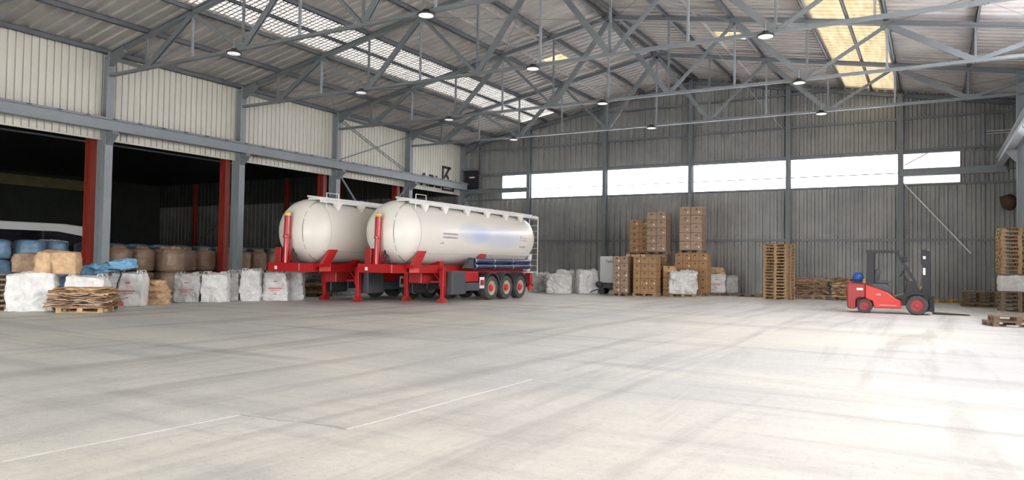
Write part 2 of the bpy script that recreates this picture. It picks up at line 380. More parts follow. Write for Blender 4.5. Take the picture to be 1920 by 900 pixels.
# back wall posts and girts
for i in range(1, 6):
    x = i * CB; t = empty('gable_post', (x, -.2, 0), 0, 'grey steel gable post on the back wall, %s from the left corner' % ORD[i], 'post', 'posts of the back wall')
    MB().hsec((0, 0, 0), (0, 0, roofz(x) - .1), .24, .30, .02, up=(0, 1, 0)).build('shaft', STEEL, t)
    MB().box(-.2, .2, -.2, .2, 0, .025).build('base_plate', STEEL, t)
gn = {2.9: 'below the light band', 5.58: 'along the sill of the light band', 7.27: 'along the top of the light band', 8.85: 'above the light band', 10.6: 'high under the ridge'}
for z, w in gn.items():                     # set on the crests of the sheet
    for i in range(6):
        a, b = i * CB + .12, (i + 1) * CB - .12
        if z > 10 and i in (0, 5): continue
        if z > 10 and i == 1: a = 7.7
        if z > 10 and i == 4: b = HW - 7.7
        zz = z
        tag(MB().angle((a, -.11, zz), (b, -.11, zz), .10, .02).build('girt', STEEL), 'grey girt rail %s, %s bay from the left corner' % (w, ORD[i + 1]), 'rail', 'girts of the back wall')
tag(MB().tube([(0.4, -.2, 6.22), (HW - .4, -.2, 6.22)], .03, 6).build('tie_rod', STEEL), 'thin steel rod running across the light band of the back wall', 'rod')

# trusses
def truss(k):
    y = -k * BY
    T = empty('roof_truss', (0, y, 0), 0, 'grey steel roof truss spanning the hall, ' + side(k), 'truss', 'roof trusses')
    zb = 8.43; NP = 12; dx = HW / NP
    top = lambda x: roofz(x) - .14
    for s in (0, 1):
        a, b = (0.1, HW / 2) if s == 0 else (HW / 2, HW - .1)
        MB().hsec((a, 0, top(a)), (b, 0, top(b)), .16, .18, .014).build('top_chord', STEEL, T)
    MB().bar((.35, 0, zb), (HW - .35, 0, zb), .14, .10).build('bottom_chord', STEEL, T)
    for i in range(1, NP):
        x = i * dx
        MB().bar((x, 0, zb), (x, 0, top(x) - .05), .07, .07).build('upright', STEEL if i % 2 else STEELL, T)
    for i in range(1, NP, 2):
        x = i * dx
        for j in (-1, 1):
            q = x + j * dx
            if q < .1 or q > HW - .1:
                MB().bar((x, 0, zb), (q + (.3 if q < 1 else -.3), 0, EAVE - .2), .12, .14).build('end_brace', STEEL, T)
                continue
            thick = .20 if ((x < HW / 2) == (j > 0)) else .11
            if abs(q - HW / 2) < .1: thick = .20
            mb = MB()
            P = Vector((x, 0, zb)); Q = Vector((q, 0, top(q) - .08))
            for o in (-1, 1): mb.bar(P + Vector((0, o * .04, 0)), Q + Vector((0, o * .04, 0)), .025, thick, (0, 0, 1))
            mb.bar(P, Q, .09, .02)
            mb.build('diagonal', STEEL, T)
        MB().cb((x, 0, zb + .07), (.42, .03, .22)).build('gusset_plate', STEEL, T)
    for i in range(2, NP, 2):
        x = i * dx; MB().cb((x, 0, top(x) - .14), (.42, .03, .22)).build('gusset_plate', STEEL, T)
    return T
for k in range(1, 8): truss(k)
MB_ = MB()
T0 = empty('gable_rafter', (0, -.12, 0), 0, 'dark steel rafter following the roof slope on the back wall', 'rafter')
for a, b in ((.1, HW / 2), (HW / 2, HW - .1)): MB().hsec((a, 0, roofz(a) - .16), (b, 0, roofz(b) - .16), .16, .2, .015).build('beam', STEEL, T0)

# purlins
PX = [(.15, 'at the left eave'), (2.6, 'nearest the left eave'), (5.08, 'along the lower edge of the white skylight'), (6.4, 'across the middle of the white skylight'), (7.72, 'along the upper edge of the white skylight'),
      (10.2, 'halfway up the left slope above the white skylight'), (12.75, 'on the left slope, next below the ridge'), (15.35, 'on the left side of the ridge'), (15.85, 'on the right side of the ridge'),
      (18.0, 'on the right slope, next below the ridge'), (20.6, 'halfway down the right slope above the yellow skylight'), (HW - 7.8, 'along the upper edge of the yellow skylight'), (HW - 6.5, 'across the middle of the yellow skylight'),
      (HW - 5.25, 'along the lower edge of the yellow skylight'), (HW - 2.6, 'nearest the right eave'), (HW - .15, 'at the right eave')]
for x, w in PX:
    z = roofz(x) + .02; s = SL if x < HW / 2 else -SL; h = .2 if x not in (6.4, HW - 6.5) else .12
    mb = MB(); mb.box(-.012, .012, 0, -YF - .1, -h / 2, h / 2); mb.box(-.012, .08, 0, -YF - .1, -h / 2, -h / 2 + .014); mb.box(-.012, .08, 0, -YF - .1, h / 2 - .014, h / 2)
    mb.box(.068, .08, 0, -YF - .1, -h / 2, -h / 2 + .03)
    o = tag(mb.build('purlin', PURL, loc=(x, YF, z)), 'grey roof purlin ' + w, 'purlin', 'roof purlins')
# roof bracing rods and knee braces
n = 0
def rod(p, q, lab, r=.012, m=STEEL, name='brace_rod', cat='rod', grp='bracing rods'):
    return tag(MB().tube([p, q], r, 6).build(name, m), lab, cat, grp)
RZ = lambda x: roofz(x) - .22
for (xa, xb, w) in ((.3, 5.1, 'left eave'), (10.4, 15.4, 'ridge on the left slope'), (15.8, 20.6, 'ridge on the right slope'), (HW - 5.2, HW - .4, 'right eave')):
    for kk in (0, 2):
        rod((xa, -kk * BY - .1, RZ(xa)), (xb, -(kk + 1) * BY, RZ(xb)), 'thin bracing rod by the %s, %s bay, running outward' % (w, ORD[kk + 1]))
        rod((xb, -kk * BY - .1, RZ(xb)), (xa, -(kk + 1) * BY, RZ(xa)), 'thin bracing rod by the %s, %s bay, running inward' % (w, ORD[kk + 1]))
for k in range(1, 6):
    for x, w in ((2.6, 'left'), (HW - 2.6, 'right')):
        tag(MB().bar((x, -k * BY, 8.5), (x, -k * BY + 1.5, roofz(x) - .1), .07, .07).build('knee_brace', STEEL), 'short grey knee brace at the %s end of the truss %s' % (w, side(k)), 'brace', 'knee braces between trusses and purlins')
# long rods from the truss chords to the back wall posts
rod((18.9, -12.2, 8.45 + 3.0), (20.7, -.35, 8.6), 'thin rod slanting from the roof down to the fourth back post', .012, STEELL)
rod((5.4, -6.1, 9.6), (10.2, -.35, 8.65), 'thin rod slanting down behind the trusses to the second back post', .012, STEEL)
rod((26.2, -.25, 6.6), (30.9, -.25, 9.2), 'thin rod slanting up from the fifth back post to the right corner', .018, STEELL)
tag(MB().bar((26.1, -.25, 5.75), (28.9, -.25, 2.3), .05, .05).build('diagonal_brace', WHITEP), 'pale diagonal brace on the back wall below the light band at right', 'brace')

# crane rails
def crane_rail(x, lab, m):
    t = empty('crane_rail', (x, 0, 0), 0, lab, 'crane rail')
    MB().hsec((0, YF, 6.49), (0, -.1, 6.49), .28, .42, .025).build('runway_beam', m, t)
    MB().bar((0, YF, 6.74), (0, -.1, 6.74), .06, .06).build('rail_head', m, t)
    mb = MB(); y = YF + .5
    while y < -.4: mb.cb((.0, y, 6.72), (.26, .12, .03)); y += 1.0
    mb.build('rail_clips', BLACK, t); return t
crane_rail(.62, 'grey crane runway beam along the cream left wall', STEELL); crane_rail(HW - 1.2, 'pale crane runway beam high on the right side', mat('pale_blue_grey_steel', (.55, .60, .63), .45))
tag(MB().hsec((0.3, -.45, 6.18), (5.2, -.45, 6.18), .2, .3, .02).build('cross_beam', STEEL), 'dark grey beam on the back wall from the left corner to the first post', 'beam')
tag(MB().hsec((26.0, -.45, 6.2), (HW - .9, -.45, 6.2), .2, .34, .02).build('cross_beam', STEELL), 'light grey beam on the back wall from the fifth post to the right corner', 'beam')
# cross bracing of the left wall, second bay from the back
ya, yb = -BY * 2 + .15, -BY - .15
L1 = 'second bay from the back of the left wall'
rod((.42, yb, EAVE - .3), (.42, ya, 6.85), 'thin brace rising towards the back wall over the cream cladding', .03, STEEL, 'wall_brace', 'brace', 'cross braces on the left wall')
mb = MB()
p, q = Vector((.3, ya, EAVE - .35)), Vector((.3, yb, 6.8))
for o in (-.07, .07): mb.bar(p + Vector((0, 0, o)), q + Vector((0, 0, o)), .03, .03)
for i in range(24):
    a = p.lerp(q, i / 24); b = p.lerp(q, (i + 1) / 24); mb.bar(a + Vector((0, 0, .07 * (-1) ** i)), b - Vector((0, 0, .07 * (-1) ** i)), .02, .02)
tag(mb.build('lattice_brace', STEEL), 'lattice brace falling towards the back wall over the cream cladding', 'brace', 'cross braces on the left wall')
rod((.3, ya, 6.1), (.3, yb, .2), 'pale brace falling towards the back wall in the opening behind the tankers', .05, STEELL, 'wall_brace', 'brace', 'cross braces in the left opening')
rod((.3, yb, 6.1), (.3, ya, .2), 'pale brace rising towards the back wall in the opening behind the tankers', .05, STEELL, 'wall_brace', 'brace', 'cross braces in the left opening')

# hanging floodlights at the bottom chords
def lamp(x, y, lab):
    t = empty('floodlight', (x, y, 8.3), 0, lab, 'light fixture', 'floodlights under the trusses')
    MB().lathe([(.05, .14), (.09, .13), (.12, .07), (.24, .02), (.25, -.02)], n=16).build('housing', BLACK, t, 'auto')
    MB().lathe([(.20, -.02), (.21, -.035), (.1, -.05)], n=16).build('lens', LAMPM, t)
    MB().tube([(0, 0, .12), (0, 0, .45)], .015, 6).build('hanger', CHROME, t)
for k in range(1, 7):
    for x, w in ((7.55, 'left'), (15.4, 'middle'), (23.15, 'right')):
        lamp(x, -k * BY - .15, 'round floodlight at the %s of the truss %s' % (w, side(k)))

# small fittings on the back wall
t = empty('wall_duct', (.75, -.3, 6.35), 0, 'dark box opening with hood in the far left corner of the back wall', 'duct')
MB().box(-.45, .55, -.1, .2, 0, 1.25).build('recess', BLACK, t); MB().box(-.5, .62, -.35, .2, 1.25, 1.38).build('hood', STEEL, t)
MB().box(.1, .45, -.22, -.1, .75, .82).build('lamp', WHITEP, t)
tag(MB().angle((1.5, -.15, 0), (1.5, -.15, 9.4), .1, .02).build('post', STEEL), 'slim post beside the dark opening in the far left corner', 'post')
tag(MB().angle((29.4, -.15, 5.7), (29.4, -.15, 9.0), .1, .02).build('post', STEELL), 'slim pale post above the light beam near the right corner', 'post')
t = empty('fluorescent_batten', (30.1, -.2, 7.9), 0, 'pale double tube fitting high on the back wall near the right corner', 'light fixture')
MB().box(-.6, .6, -.05, .05, 0, .08).build('body', STEEL, t); MB().tube([(-.58, -.08, -.02), (.58, -.08, -.02)], .02, 8).build('tube', WHITEP, t); MB().tube([(-.58, -.08, .1), (.58, -.08, .1)], .02, 8).build('tube', WHITEP, t)
tag(MB().bar((28.6, -.12, 7.3), (30.9, -.12, 7.3), .06, .07).build('cable_tray', WHITEP), 'white conduit running to the right corner above the light beam', 'conduit')
mb = MB(); mb.lathe([(.1, -.3), (.28, -.25), (.33, 0), (.26, .2), (.1, .3)], (0, 0, 0), 'Z', 10)
for i, v in enumerate(mb.v):
    d = noise.noise_vector(Vector(v) * 4) * .12; mb.v[i] = tuple(Vector(v) + d)
o = tag(mb.build('cloth_bundle', mat('rusty_brown', (.09, .05, .035), .8), None, True, loc=(30.35, -.35, 4.65)), 'dark brown rag-like bundle hung on the back wall near the right corner', 'bundle')

# lettering on the cream wall, partly behind the crane rail
SG = empty('wall_sign', (-.055, -4.6, 6.15), 0, 'black painted letters and arrow emblem on the cream wall', 'sign')
def wall_poly(name, polys):
    mb = MB()
    for p in polys: mb.prism(p, 0, .02, 'X')
    return mb.build(name, PRINT, SG)
wall_poly('letter', [[(0, .1), (.17, .1), (.43, .9), (.22, .9)], [(.43, .9), (.3, .9), (.62, .1), (.78, .1)], [(.2, .3), (.6, .3), (.6, .44), (.2, .44)]])
wall_poly('letter', [[(.86, .1), (1.03, .1), (1.03, .88), (.86, .88)], [(.86, .74), (1.3, .74), (1.3, .88), (.86, .88)], [(.86, .44), (1.3, .44), (1.3, .56), (.86, .56)], [(.86, .1), (1.34, .1), (1.34, .24), (.86, .24)], [(1.28, .2), (1.42, .2), (1.42, .8), (1.28, .8)]])
wall_poly('letter', [[(1.56, .1), (1.74, .1), (1.74, .86), (1.56, .86)], [(1.56, .1), (2.1, .1), (2.1, .26), (1.56, .26)]])
wall_poly('arrow_emblem', [[(2.24, 0), (2.42, 0), (2.42, 1.6), (2.24, 1.6)], [(2.24, 1.44), (3.22, 1.44), (3.22, 1.6), (2.24, 1.6)], [(3.22, 1.6), (3.0, 1.6), (2.42, .85), (2.42, .62)],
                           [(2.8, 1.12), (2.66, 1.0), (3.45, .1), (3.6, .1)], [(3.5, .1), (3.62, .1), (3.85, .8), (3.75, .8)], [(2.24, 0), (3.62, 0), (3.62, .12), (2.24, .12)]])

# ------------------------------------------------------------------ annex behind the left side
AX = -33.0
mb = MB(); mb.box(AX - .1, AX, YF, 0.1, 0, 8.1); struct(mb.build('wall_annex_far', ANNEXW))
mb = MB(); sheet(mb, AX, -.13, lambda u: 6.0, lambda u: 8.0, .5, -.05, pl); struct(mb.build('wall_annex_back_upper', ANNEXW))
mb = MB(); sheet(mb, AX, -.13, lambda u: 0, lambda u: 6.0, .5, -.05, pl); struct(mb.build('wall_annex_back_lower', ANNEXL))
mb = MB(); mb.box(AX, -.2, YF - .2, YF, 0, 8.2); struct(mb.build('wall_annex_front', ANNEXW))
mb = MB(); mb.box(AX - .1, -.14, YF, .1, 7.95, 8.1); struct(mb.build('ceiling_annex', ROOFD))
mb = MB(); mb.box(AX + .01, AX + .06, -24, -6, 6.9, 7.7); struct(mb.build('trim_5', ANNEXY))
for i in range(1, 6):
    x = -5.6 * i + .3
    t = empty('annex_gable_post', (x, -.25, 0), 0, 'oxide red post on the grey end wall of the dark annex, %s from the opening' % ORD[i], 'post', 'red posts on the annex end wall')
    MB().hsec((0, 0, 0), (0, 0, 7.9), .26, .3, .025, up=(0, 1, 0)).build('shaft', REDSTEEL, t)
    MB().box(-.2, .2, -.2, .2, 0, .03).build('base_plate', REDSTEEL, t)
rod((-27, -.12, 3), (-22.6, -.12, 6), 'thin dark rod slanting across the annex end wall', .03, REDSTEEL)

# ================================================================== THE TANKERS
def ngear(n, r0, r1, h): return None
def make_tanker(loc, label):
    T = empty('silo_trailer', loc, 0, label, 'trailer', 'silo trailers')
    zc, R = 2.58, 1.17
    rings = [(.27, 0.02, 0), (.31, .33, 0), (.42, .68, 0), (.60, .93, 0), (.82, 1.08, 0), (1.05, 1.155, 0), (1.25, R, 0), (3.2, R, 0), (5.2, R, 0), (7.2, R, 0), (9.1, R, 0), (9.4, 1.14, .01), (9.75, 1.02, .06), (10.05, .82, .14), (10.25, .5, .2), (10.33, .02, .22)]
    mb = MB(); n = 56; vs = []
    for y, r, dz in rings:
        for k in range(n): a = 2 * PI * k / n; vs.append((r * math.cos(a), y, zc + dz + r * math.sin(a)))
    m = len(rings)
    mb.add(vs, [(i * n + k, i * n + (k + 1) % n, (i + 1) * n + (k + 1) % n, (i + 1) * n + k) for i in range(m - 1) for k in range(n)] + [tuple(range(n))[::-1], tuple((m - 1) * n + k for k in range(n))])
    tank = mb.build('tank', TANK, T, True)
    # welds on the skin
    ring = lambda y, r: [(r * math.cos(a * PI / 24), y, zc + r * math.sin(a * PI / 24)) for a in range(49)]
    seamm = mat('weld_line', (.50, .47, .42), .5); seamd = mat('dark_seam', (.20, .17, .14), .6)
    MB().tube(ring(1.12, 1.165), .008, 5, False).build('ring_weld', seamm, tank)
    arc = []
    for i in range(25):                      # vertical weld across the dished front end
        a = -PI / 2 + PI * i / 24; x = .52; rr2 = math.sqrt(1.17 ** 2 - x * x)
        zz = rr2 * math.sin(a); rad = math.hypot(x, zz); yy = 1.25 - math.sqrt(max(0, 1 - (rad / 1.19) ** 2)) * .98
        arc.append((x, yy - .012, zc + zz))
    MB().tube(arc, .012, 5, False).build('front_weld', seamd, tank)
    for s in (1, -1):
        a0 = math.asin((1.86 - zc) / R); MB().tube([(s * (R * math.cos(a0) + .004), .95 if s > 0 else 1.2, 1.86), (s * (R * math.cos(a0) + .004), 9.3, 1.86)], .012, 5).build('side_weld', seamm, tank)
    # walkway on top with hatches, handrail hoop and the gusset brackets under it
    mb = MB(); mb.box(.15, .72, .95, 10.1, 3.70, 3.78); mb.build('walkway', WHITEP, T, bevel=.01)
    MB().tube([(.78, .95, 3.66), (.78, 10.45, 3.66)], .065, 10).build('walkway_rail', WHITEP, T)
    MB().tube([(.12, .95, 3.84), (.12, 10.3, 3.84)], .035, 8).build('walkway_rail', WHITEP, T)
    MB().tube([(.86, 1.15, 3.3), (.86, 1.15, 3.95), (.86, 1.75, 3.95), (.86, 1.75, 3.3)], .018, 6).build('hoop', WHITEP, T)
    for y in (1.75, 3.0, 4.5, 6.0, 7.5, 8.8):
        MB().prism([(y - .22, 3.62), (y + .22, 3.62), (y, 3.3)], .76, .86, 'X').build('bracket', CREAMP, T)
    for y in (2.2, 4.1, 6.0, 7.9):
        h = MB(); h.lathe([(.26, 3.72), (.26, 3.84), (.24, 3.88), (.05, 3.92)], (-.18, y, 0), 'Z', 18); ho = h.build('hatch', WHITEP, T, 'auto')
        MB().bar((.10, y, 3.90), (-.46, y, 3.90), .04, .03).build('hatch_bar', DKGREY, ho)
    # chassis
    mb = MB()
    for s in (-1, 1): mb.hsec((s * .68, .1, 1.27), (s * .68, 9.6, 1.27), .16, .30, .02)
    mb.build('chassis_beam', RED, T)
    mb = MB(); mb.box(-.78, .78, 0, .12, 1.13, 1.43); mb.build('front_cross_member', RED, T, bevel=.015)
    MB().box(-.76, .76, .12, 2.4, 1.125, 1.15).build('coupling_plate', RED, T)
    MB().box(.765, .80, .95, 1.5, 1.14, 1.42).build('corner_box', mat('light_red_paint', (.66, .10, .08), .4), T, bevel=.01)
    MB().box(-.42, -.30, -.012, 0, 1.2, 1.32).build('marker_lamp', WHITEP, T)
    for y in (3.6, 5.0, 6.5, 7.7, 9.4): MB().box(-.66, .66, y - .05, y + .05, 1.18, 1.38).build('cross_member', RED, T)
    # tilting ram at the front
    MB().tube([(0, .12, 1.4), (0, .14, 2.35)], .105, 14).build('ram_lower_tube', RED, T, 'auto')
    MB().lathe([(.10, 0), (.135, .02), (.135, .09), (.10, .11)], (0, .14, 2.3), 'Z', 14).build('ram_collar', RED, T, 'auto')
    MB().tube([(0, .14, 2.4), (0, .16, 3.08)], .115, 14).build('ram_upper_tube', RED, T, 'auto')
    MB().lathe([(.10, 0), (.12, .05), (.10, .12), (.04, .16)], (0, .16, 3.08), 'Z', 14).build('ram_cap', YEL, T, 'auto')
    MB().box(-.55, -.25, .1, .42, 1.43, 1.98).build('ram_cradle', REDFD, T, bevel=.02)
    MB().prism([(.08, 1.43), (.45, 1.43), (.18, 1.9)], .14, .18, 'X').prism([(.08, 1.43), (.45, 1.43), (.18, 1.9)], -.18, -.14, 'X').build('ram_bracket', RED, T)
    # air hoses
    for i, (x0, x1, h) in enumerate(((.26, .52, .42), (.30, .62, .34), (.22, .44, .5))):
        pts = [(x0 + (x1 - x0) * t / 10, .10 + .02 * i, 1.42 + h * math.sin(PI * t / 10)) for t in range(11)]
        MB().tube(pts, .018, 6).build('air_hose', BLACK, T, True)
    # saddles
    for s in (1, -1):
        x0, x1 = (.84, 1.08) if s > 0 else (-1.08, -.84)
        MB().prism([(.78, 1.40), (1.2, 1.40), (1.56, 1.92), (1.2, 1.92)], x0 + (.1 if s > 0 else 0), x1 - (.1 if s < 0 else 0), 'X').build('saddle', RED, T)
        MB().box(min(s * .7, s * 1.07), max(s * .7, s * 1.07), .82, 1.2, 1.3, 1.44).build('saddle_foot', RED, T)
        MB().prism([(5.0, 1.62), (5.32, 1.62), (5.5, 1.88), (5.26, 1.88)], *((1.0, 1.14) if s > 0 else (-1.14, -1.0)), 'X').build('saddle_bracket', RED, T)
        MB().box(*((.7, 1.05) if s > 0 else (-1.05, -.7)), 4.9, 5.4, 1.38, 1.64).build('saddle_foot', REDFD, T)
    for y in (3.0, 6.4, 8.6): MB().box(-.7, .7, y - .12, y + .12, 1.38, 1.55).build('tank_bearer', RED, T)
    # landing legs
    for s in (1, -1):
        lg = MB().box(s * .85 - .07, s * .85 + .07, 2.82, 2.96, .12, 1.3).build('landing_leg', RED, T, bevel=.01)
        MB().box(s * .85 - .095, s * .85 + .095, 2.795, 2.985, .62, 1.3).build('leg_sleeve', RED, lg, bevel=.01)
        MB().prism([(-.16, 0), (.16, 0), (.08, .16), (-.08, .16)], 2.74, 3.04, 'Y').build('foot', REDFD, lg, loc=(s * .85, 0, 0))
    MB().bar((-.78, 2.89, .78), (.78, 2.89, .78), .06, .06).bar((-.76, 2.89, .8), (-.35, 2.89, 1.2), .04, .04).bar((.76, 2.89, .8), (.35, 2.89, 1.2), .04, .04).build('leg_brace', REDFD, T)
    MB().prism([(2.98, .35), (3.05, .35), (3.55, .55), (3.35, 1.2), (2.98, 1.2)], .80, .86, 'X').build('leg_gusset', RED, T)
    MB().box(-.3, .3, 2.3, 3.3, .72, 1.12).build('air_tank_box', REDFD, T, bevel=.03)
    # lockers and boxes along the flank
    for s in (1, -1):
        MB().box(*sorted((s * .72, s * 1.16)), 3.1, 4.0, .3, 1.2).build('side_locker', DKGREY, T, bevel=.03)
        MB().box(*sorted((s * .70, s * 1.14)), 4.02, 5.0, .42, .74).build('lower_locker', DKGREY, T, bevel=.03)
        MB().box(*sorted((s * .75, s * 1.13)), 4.03, 4.95, .77, 1.18).build('red_locker', RED, T, bevel=.03)
        mk = MB().box(*sorted((s * 1.15, s * 1.17)), 4.98, 5.32, .5, .95).build('marker_board', WHITEP, T)
        MB().box(*sorted((s * 1.17, s * 1.176)), 5.02, 5.28, .62, .84).build('marker_stripe', REDFD, mk)
        MB().box(*sorted((s * .8, s * 1.15)), 5.0, 5.02, .5, .95).build('mudguard_front', DKGREY, T)
        # hose tubes
        for i, (xx, zz) in enumerate(((1.12, 1.60), (1.14, 1.38))):
            tb = MB().tube([(s * xx, 4.55, zz), (s * xx, 9.15, zz)], .105, 14).build('hose_tube', NAVY, T, 'auto')
            for yy in (4.6, 6.0, 7.5, 9.0): MB().tube([(s * xx, yy, zz), (s * xx, yy + .05, zz)], .118, 14).build('clamp', CHROME, tb)
        MB().prism([(4.0, 1.32), (4.45, 1.72), (4.6, 1.72), (4.6, 1.3)], *sorted((s * .95, s * 1.15)), 'X').build('tube_fairing', DKGREY, T)
        # fenders and wheels
        for yc in (5.95, 7.15, 8.35):
            pr = [(yc + .58 * math.cos(a), .52 + .58 * math.sin(a)) for a in [PI * (.06 + .88 * i / 12) for i in range(13)]]
            pr2 = [(yc + .61 * math.cos(a), .52 + .61 * math.sin(a)) for a in [PI * (.94 - .88 * i / 12) for i in range(13)]]
            MB().prism(pr + pr2, *sorted((s * .74, s * 1.17)), 'X').build('mudguard', DKGREY, T)
            w = empty('wheel', (s * .97, yc, .50)); w.parent = T
            MB().lathe([(.30, -.17), (.42, -.185), (.48, -.16), (.50, -.12), (.50, .12), (.48, .16), (.42, .185), (.30, .17)], axis='X', n=36, cap=False).build('tyre', TYRE, w, 'auto')
            MB().lathe([(.30, s * .165), (.295, s * .12), (.22, s * .07), (.17, s * .10), (.01, s * .10)], axis='X', n=30, cap=False).build('rim', RIM, w, 'auto')
            MB().lathe([(.15, s * .08), (.14, s * .17), (.10, s * .19), (.03, s * .19)], axis='X', n=20).build('hub', REDF, w, 'auto')
            mb = MB()
            for b in range(10): a = 2 * PI * b / 10; mb.lathe([(.017, s * .07), (.017, s * .13)], (0, .185 * math.cos(a), .185 * math.sin(a)), 'X', 6)
            mb.lathe([(.205, s * .08), (.165, s * .085)], axis='X', n=20, cap=False); mb.build('wheel_nuts', CHROME, w)
    for yc in (5.95, 7.15, 8.35): MB().tube([(-.8, yc, .5), (.8, yc, .5)], .07, 10).build('axle', BLACK, T)
    # tail
    for s in (1, -1):
        MB().box(*sorted((s * .86, s * 1.14)), 9.25, 9.4, .55, 1.1).build('tail_panel', RED, T, bevel=.02)
        MB().tube([(s * 1.0, 9.42, .3), (s * 1.0, 9.42, .95)], .09, 10).build('tail_lamp', REDF, T)
    MB().bar((-1.15, 9.45, .55), (1.15, 9.45, .55), .1, .12).build('bumper', RED, T)
    MB().box(-.9, .9, 9.35, 9.42, 1.15, 1.4).build('tail_cross_member', CREAMP, T)
    MB().prism([(9.2, 1.2), (9.45, 1.2), (9.6, 1.95), (9.45, 1.95)], .9, 1.0, 'X').prism([(9.2, 1.2), (9.45, 1.2), (9.6, 1.95), (9.45, 1.95)], -1.0, -.9, 'X').build('rear_stay', CREAMP, T)
    MB().tube([(0, 10.0, 1.9), (0, 9.9, 1.3), (0, 9.7, 1.0)], [.35, .16, .12], 14).build('outlet_cone', CHROME, T, 'auto')
    mb = MB()
    for x in (.32, .78): mb.tube([(x, 10.55, 1.0), (x, 10.55, 3.7), (x, 10.2, 3.75)], .024, 6)
    for i in range(10): mb.tube([(.32, 10.55, 1.15 + i * .27), (.78, 10.55, 1.15 + i * .27)], .018, 6)
    mb.bar((.55, 9.4, 1.1), (.55, 10.55, 1.1), .05, .05)
    mb.build('ladder', CREAMP, T)
    # markings on the flank (tiny, not legible in the photo)
    mtx = lambda x, y, z: Matrix(((0, 0, 1, x), (1, 0, 0, y), (0, 1, 0, z), (0, 0, 0, 1)))
    PM = mat('faint_grey_print', (.42, .36, .38), .5)
    rq = random.Random(5)
    for row in (0, 1):
        y = 2.45; pc = MB()
        while y < 3.35: w = rq.uniform(.04, .12); pc.box(1.168, 1.176, y, y + w, 2.55 - row * .13, 2.62 - row * .13); y += w + .012
        pc.build('small_print', PM, T)
    text_mesh('Reas', .32, 'flank_lettering', PM, T, mtx(1.165, 8.2, 2.5))
    text_mesh('Mc.600l', .16, 'flank_lettering', PM, T, mtx(1.13, 8.2, 2.2))
    MB().box(1.14, 1.15, 2.3, 2.42, 2.2, 2.24).box(1.14, 1.15, 2.45, 2.5, 2.2, 2.3).build('small_mark', PM, T)
    return T
tk = make_tanker((10.55, -20.9, 0), 'nearer white silo tank trailer on red chassis, with faded blue print on its flank')
tk2 = dup(tk, (7.75, -22.45, 0), 0, 'farther white silo tank trailer on red chassis, partly behind the other one, by the openings')
for c in kids(tk2):
    if c.name.startswith(('flank_lettering', 'small_')): bpy.data.objects.remove(c)
    elif c.name.startswith('tank') and c.type == 'MESH' and 'bearer' not in c.name: c.data = c.data.copy(); c.data.materials[0] = TANKPLAIN

# ================================================================== FORKLIFT
F = empty('forklift', (26.0, -11.95, 0), math.radians(2), 'red forklift with black mast and blue gas bottle, parked near the back wall', 'forklift')
hw = .52
MB().prism([(-1.25, .2), (-1.2, .13), (-.98, .13), (-.98, .42), (-.9, .52), (-.68, .52), (-.68, 1.0), (-1.2, 1.03), (-1.27, .9)], -hw, hw, 'Y').build('counterweight', REDFD, F, bevel=.04)
MB().prism([(-.68, .5), (-.46, .42), (-.4, .18), (.42, .19), (.42, .46), (.22, .55), (-.02, .74), (-.3, .86), (-.68, .98)], -hw, hw, 'Y').build('body_shell', REDF, F, bevel=.03)
MB().prism([(-.68, .88), (-.3, .84), (.0, .74), (.12, .9), (-.05, 1.02), (-.62, 1.04)], -.4, .4, 'Y').build('engine_hood', DKGREY, F, bevel=.03)
MB().prism([(.42, .3), (.6, .3), (.62, .62), (.5, .7), (.2, .6), (.42, .5)], -hw + .02, hw - .02, 'Y').build('step', BLACK, F, bevel=.01)
MB().prism([(.5, .55), (.98, .55), (.98, .85), (.84, 1.12), (.6, 1.12), (.56, .9)], -.42, .42, 'Y').build('dashboard', BLACK, F, bevel=.02)
for s in (-1, 1): MB().prism([(.45, .55), (.55, .74), (1.1, .76), (1.22, .5), (1.14, .5), (1.06, .69), (.68, .68), (.54, .5)], *sorted((s * .4, s * .6)), 'Y').build('front_fender', BLACK, F)
def fwheel(x, r, w, y, s, rim):
    wh = empty('wheel', (x, y, r)); wh.parent = F
    MB().lathe([(r * .62, -w / 2), (r * .9, -w / 2), (r, -w * .3), (r, w * .3), (r * .9, w / 2), (r * .62, w / 2)], axis='Y', n=30, cap=False).build('tyre', TYRE, wh, 'auto')
    MB().lathe([(r * .63, s * w * .42), (r * .5, s * w * .30), (r * .25, s * w * .34), (r * .2, s * w * .48), (.01, s * w * .5)], axis='Y', n=24, cap=False).build('rim', rim, wh, 'auto')
REDR = mat('red_wheel_rim', (.36, .04, .045), .5)
for s in (-1, 1): fwheel(-.70, .25, .2, s * .42, s, REDR); fwheel(.88, .33, .24, s * .50, s, REDR)
for s in (-1, 1):
    MB().prism([(-.66, 1.0), (-.62, 2.1), (-.40, 2.1), (-.42, 1.0)], s * .46 - .04, s * .46 + .04, 'Y').build('rear_pillar', BLACK, F)
    MB().bar((.28, s * .46, 2.1), (.86, s * .46, 1.05), .07, .09).build('front_pillar', BLACK, F)
    MB().bar((-.64, s * .46, 2.13), (.32, s * .46, 2.13), .06, .08).build('roof_rail', BLACK, F)
mb = MB()
for i in range(7): x = -.6 + i * .14; mb.box(x, x + .05, -.46, .46, 2.12, 2.15)
mb.box(-.66, -.58, -.5, .5, 2.1, 2.17).box(.28, .36, -.5, .5, 2.1, 2.17); mb.build('overhead_grille', BLACK, F)
MB().box(.45, .60, -.58, -.46, 1.78, 1.94).build('work_lamp', BLACK, F, bevel=.02); MB().box(.45, .60, .46, .58, 1.78, 1.94).build('work_lamp', BLACK, F, bevel=.02)
st = MB().prism([(-.42, 1.04), (-.32, 1.04), (-.22, 1.45), (-.30, 1.52), (-.40, 1.46)], -.24, .24, 'Y').build('seat_back', DKGREY, F, bevel=.03)
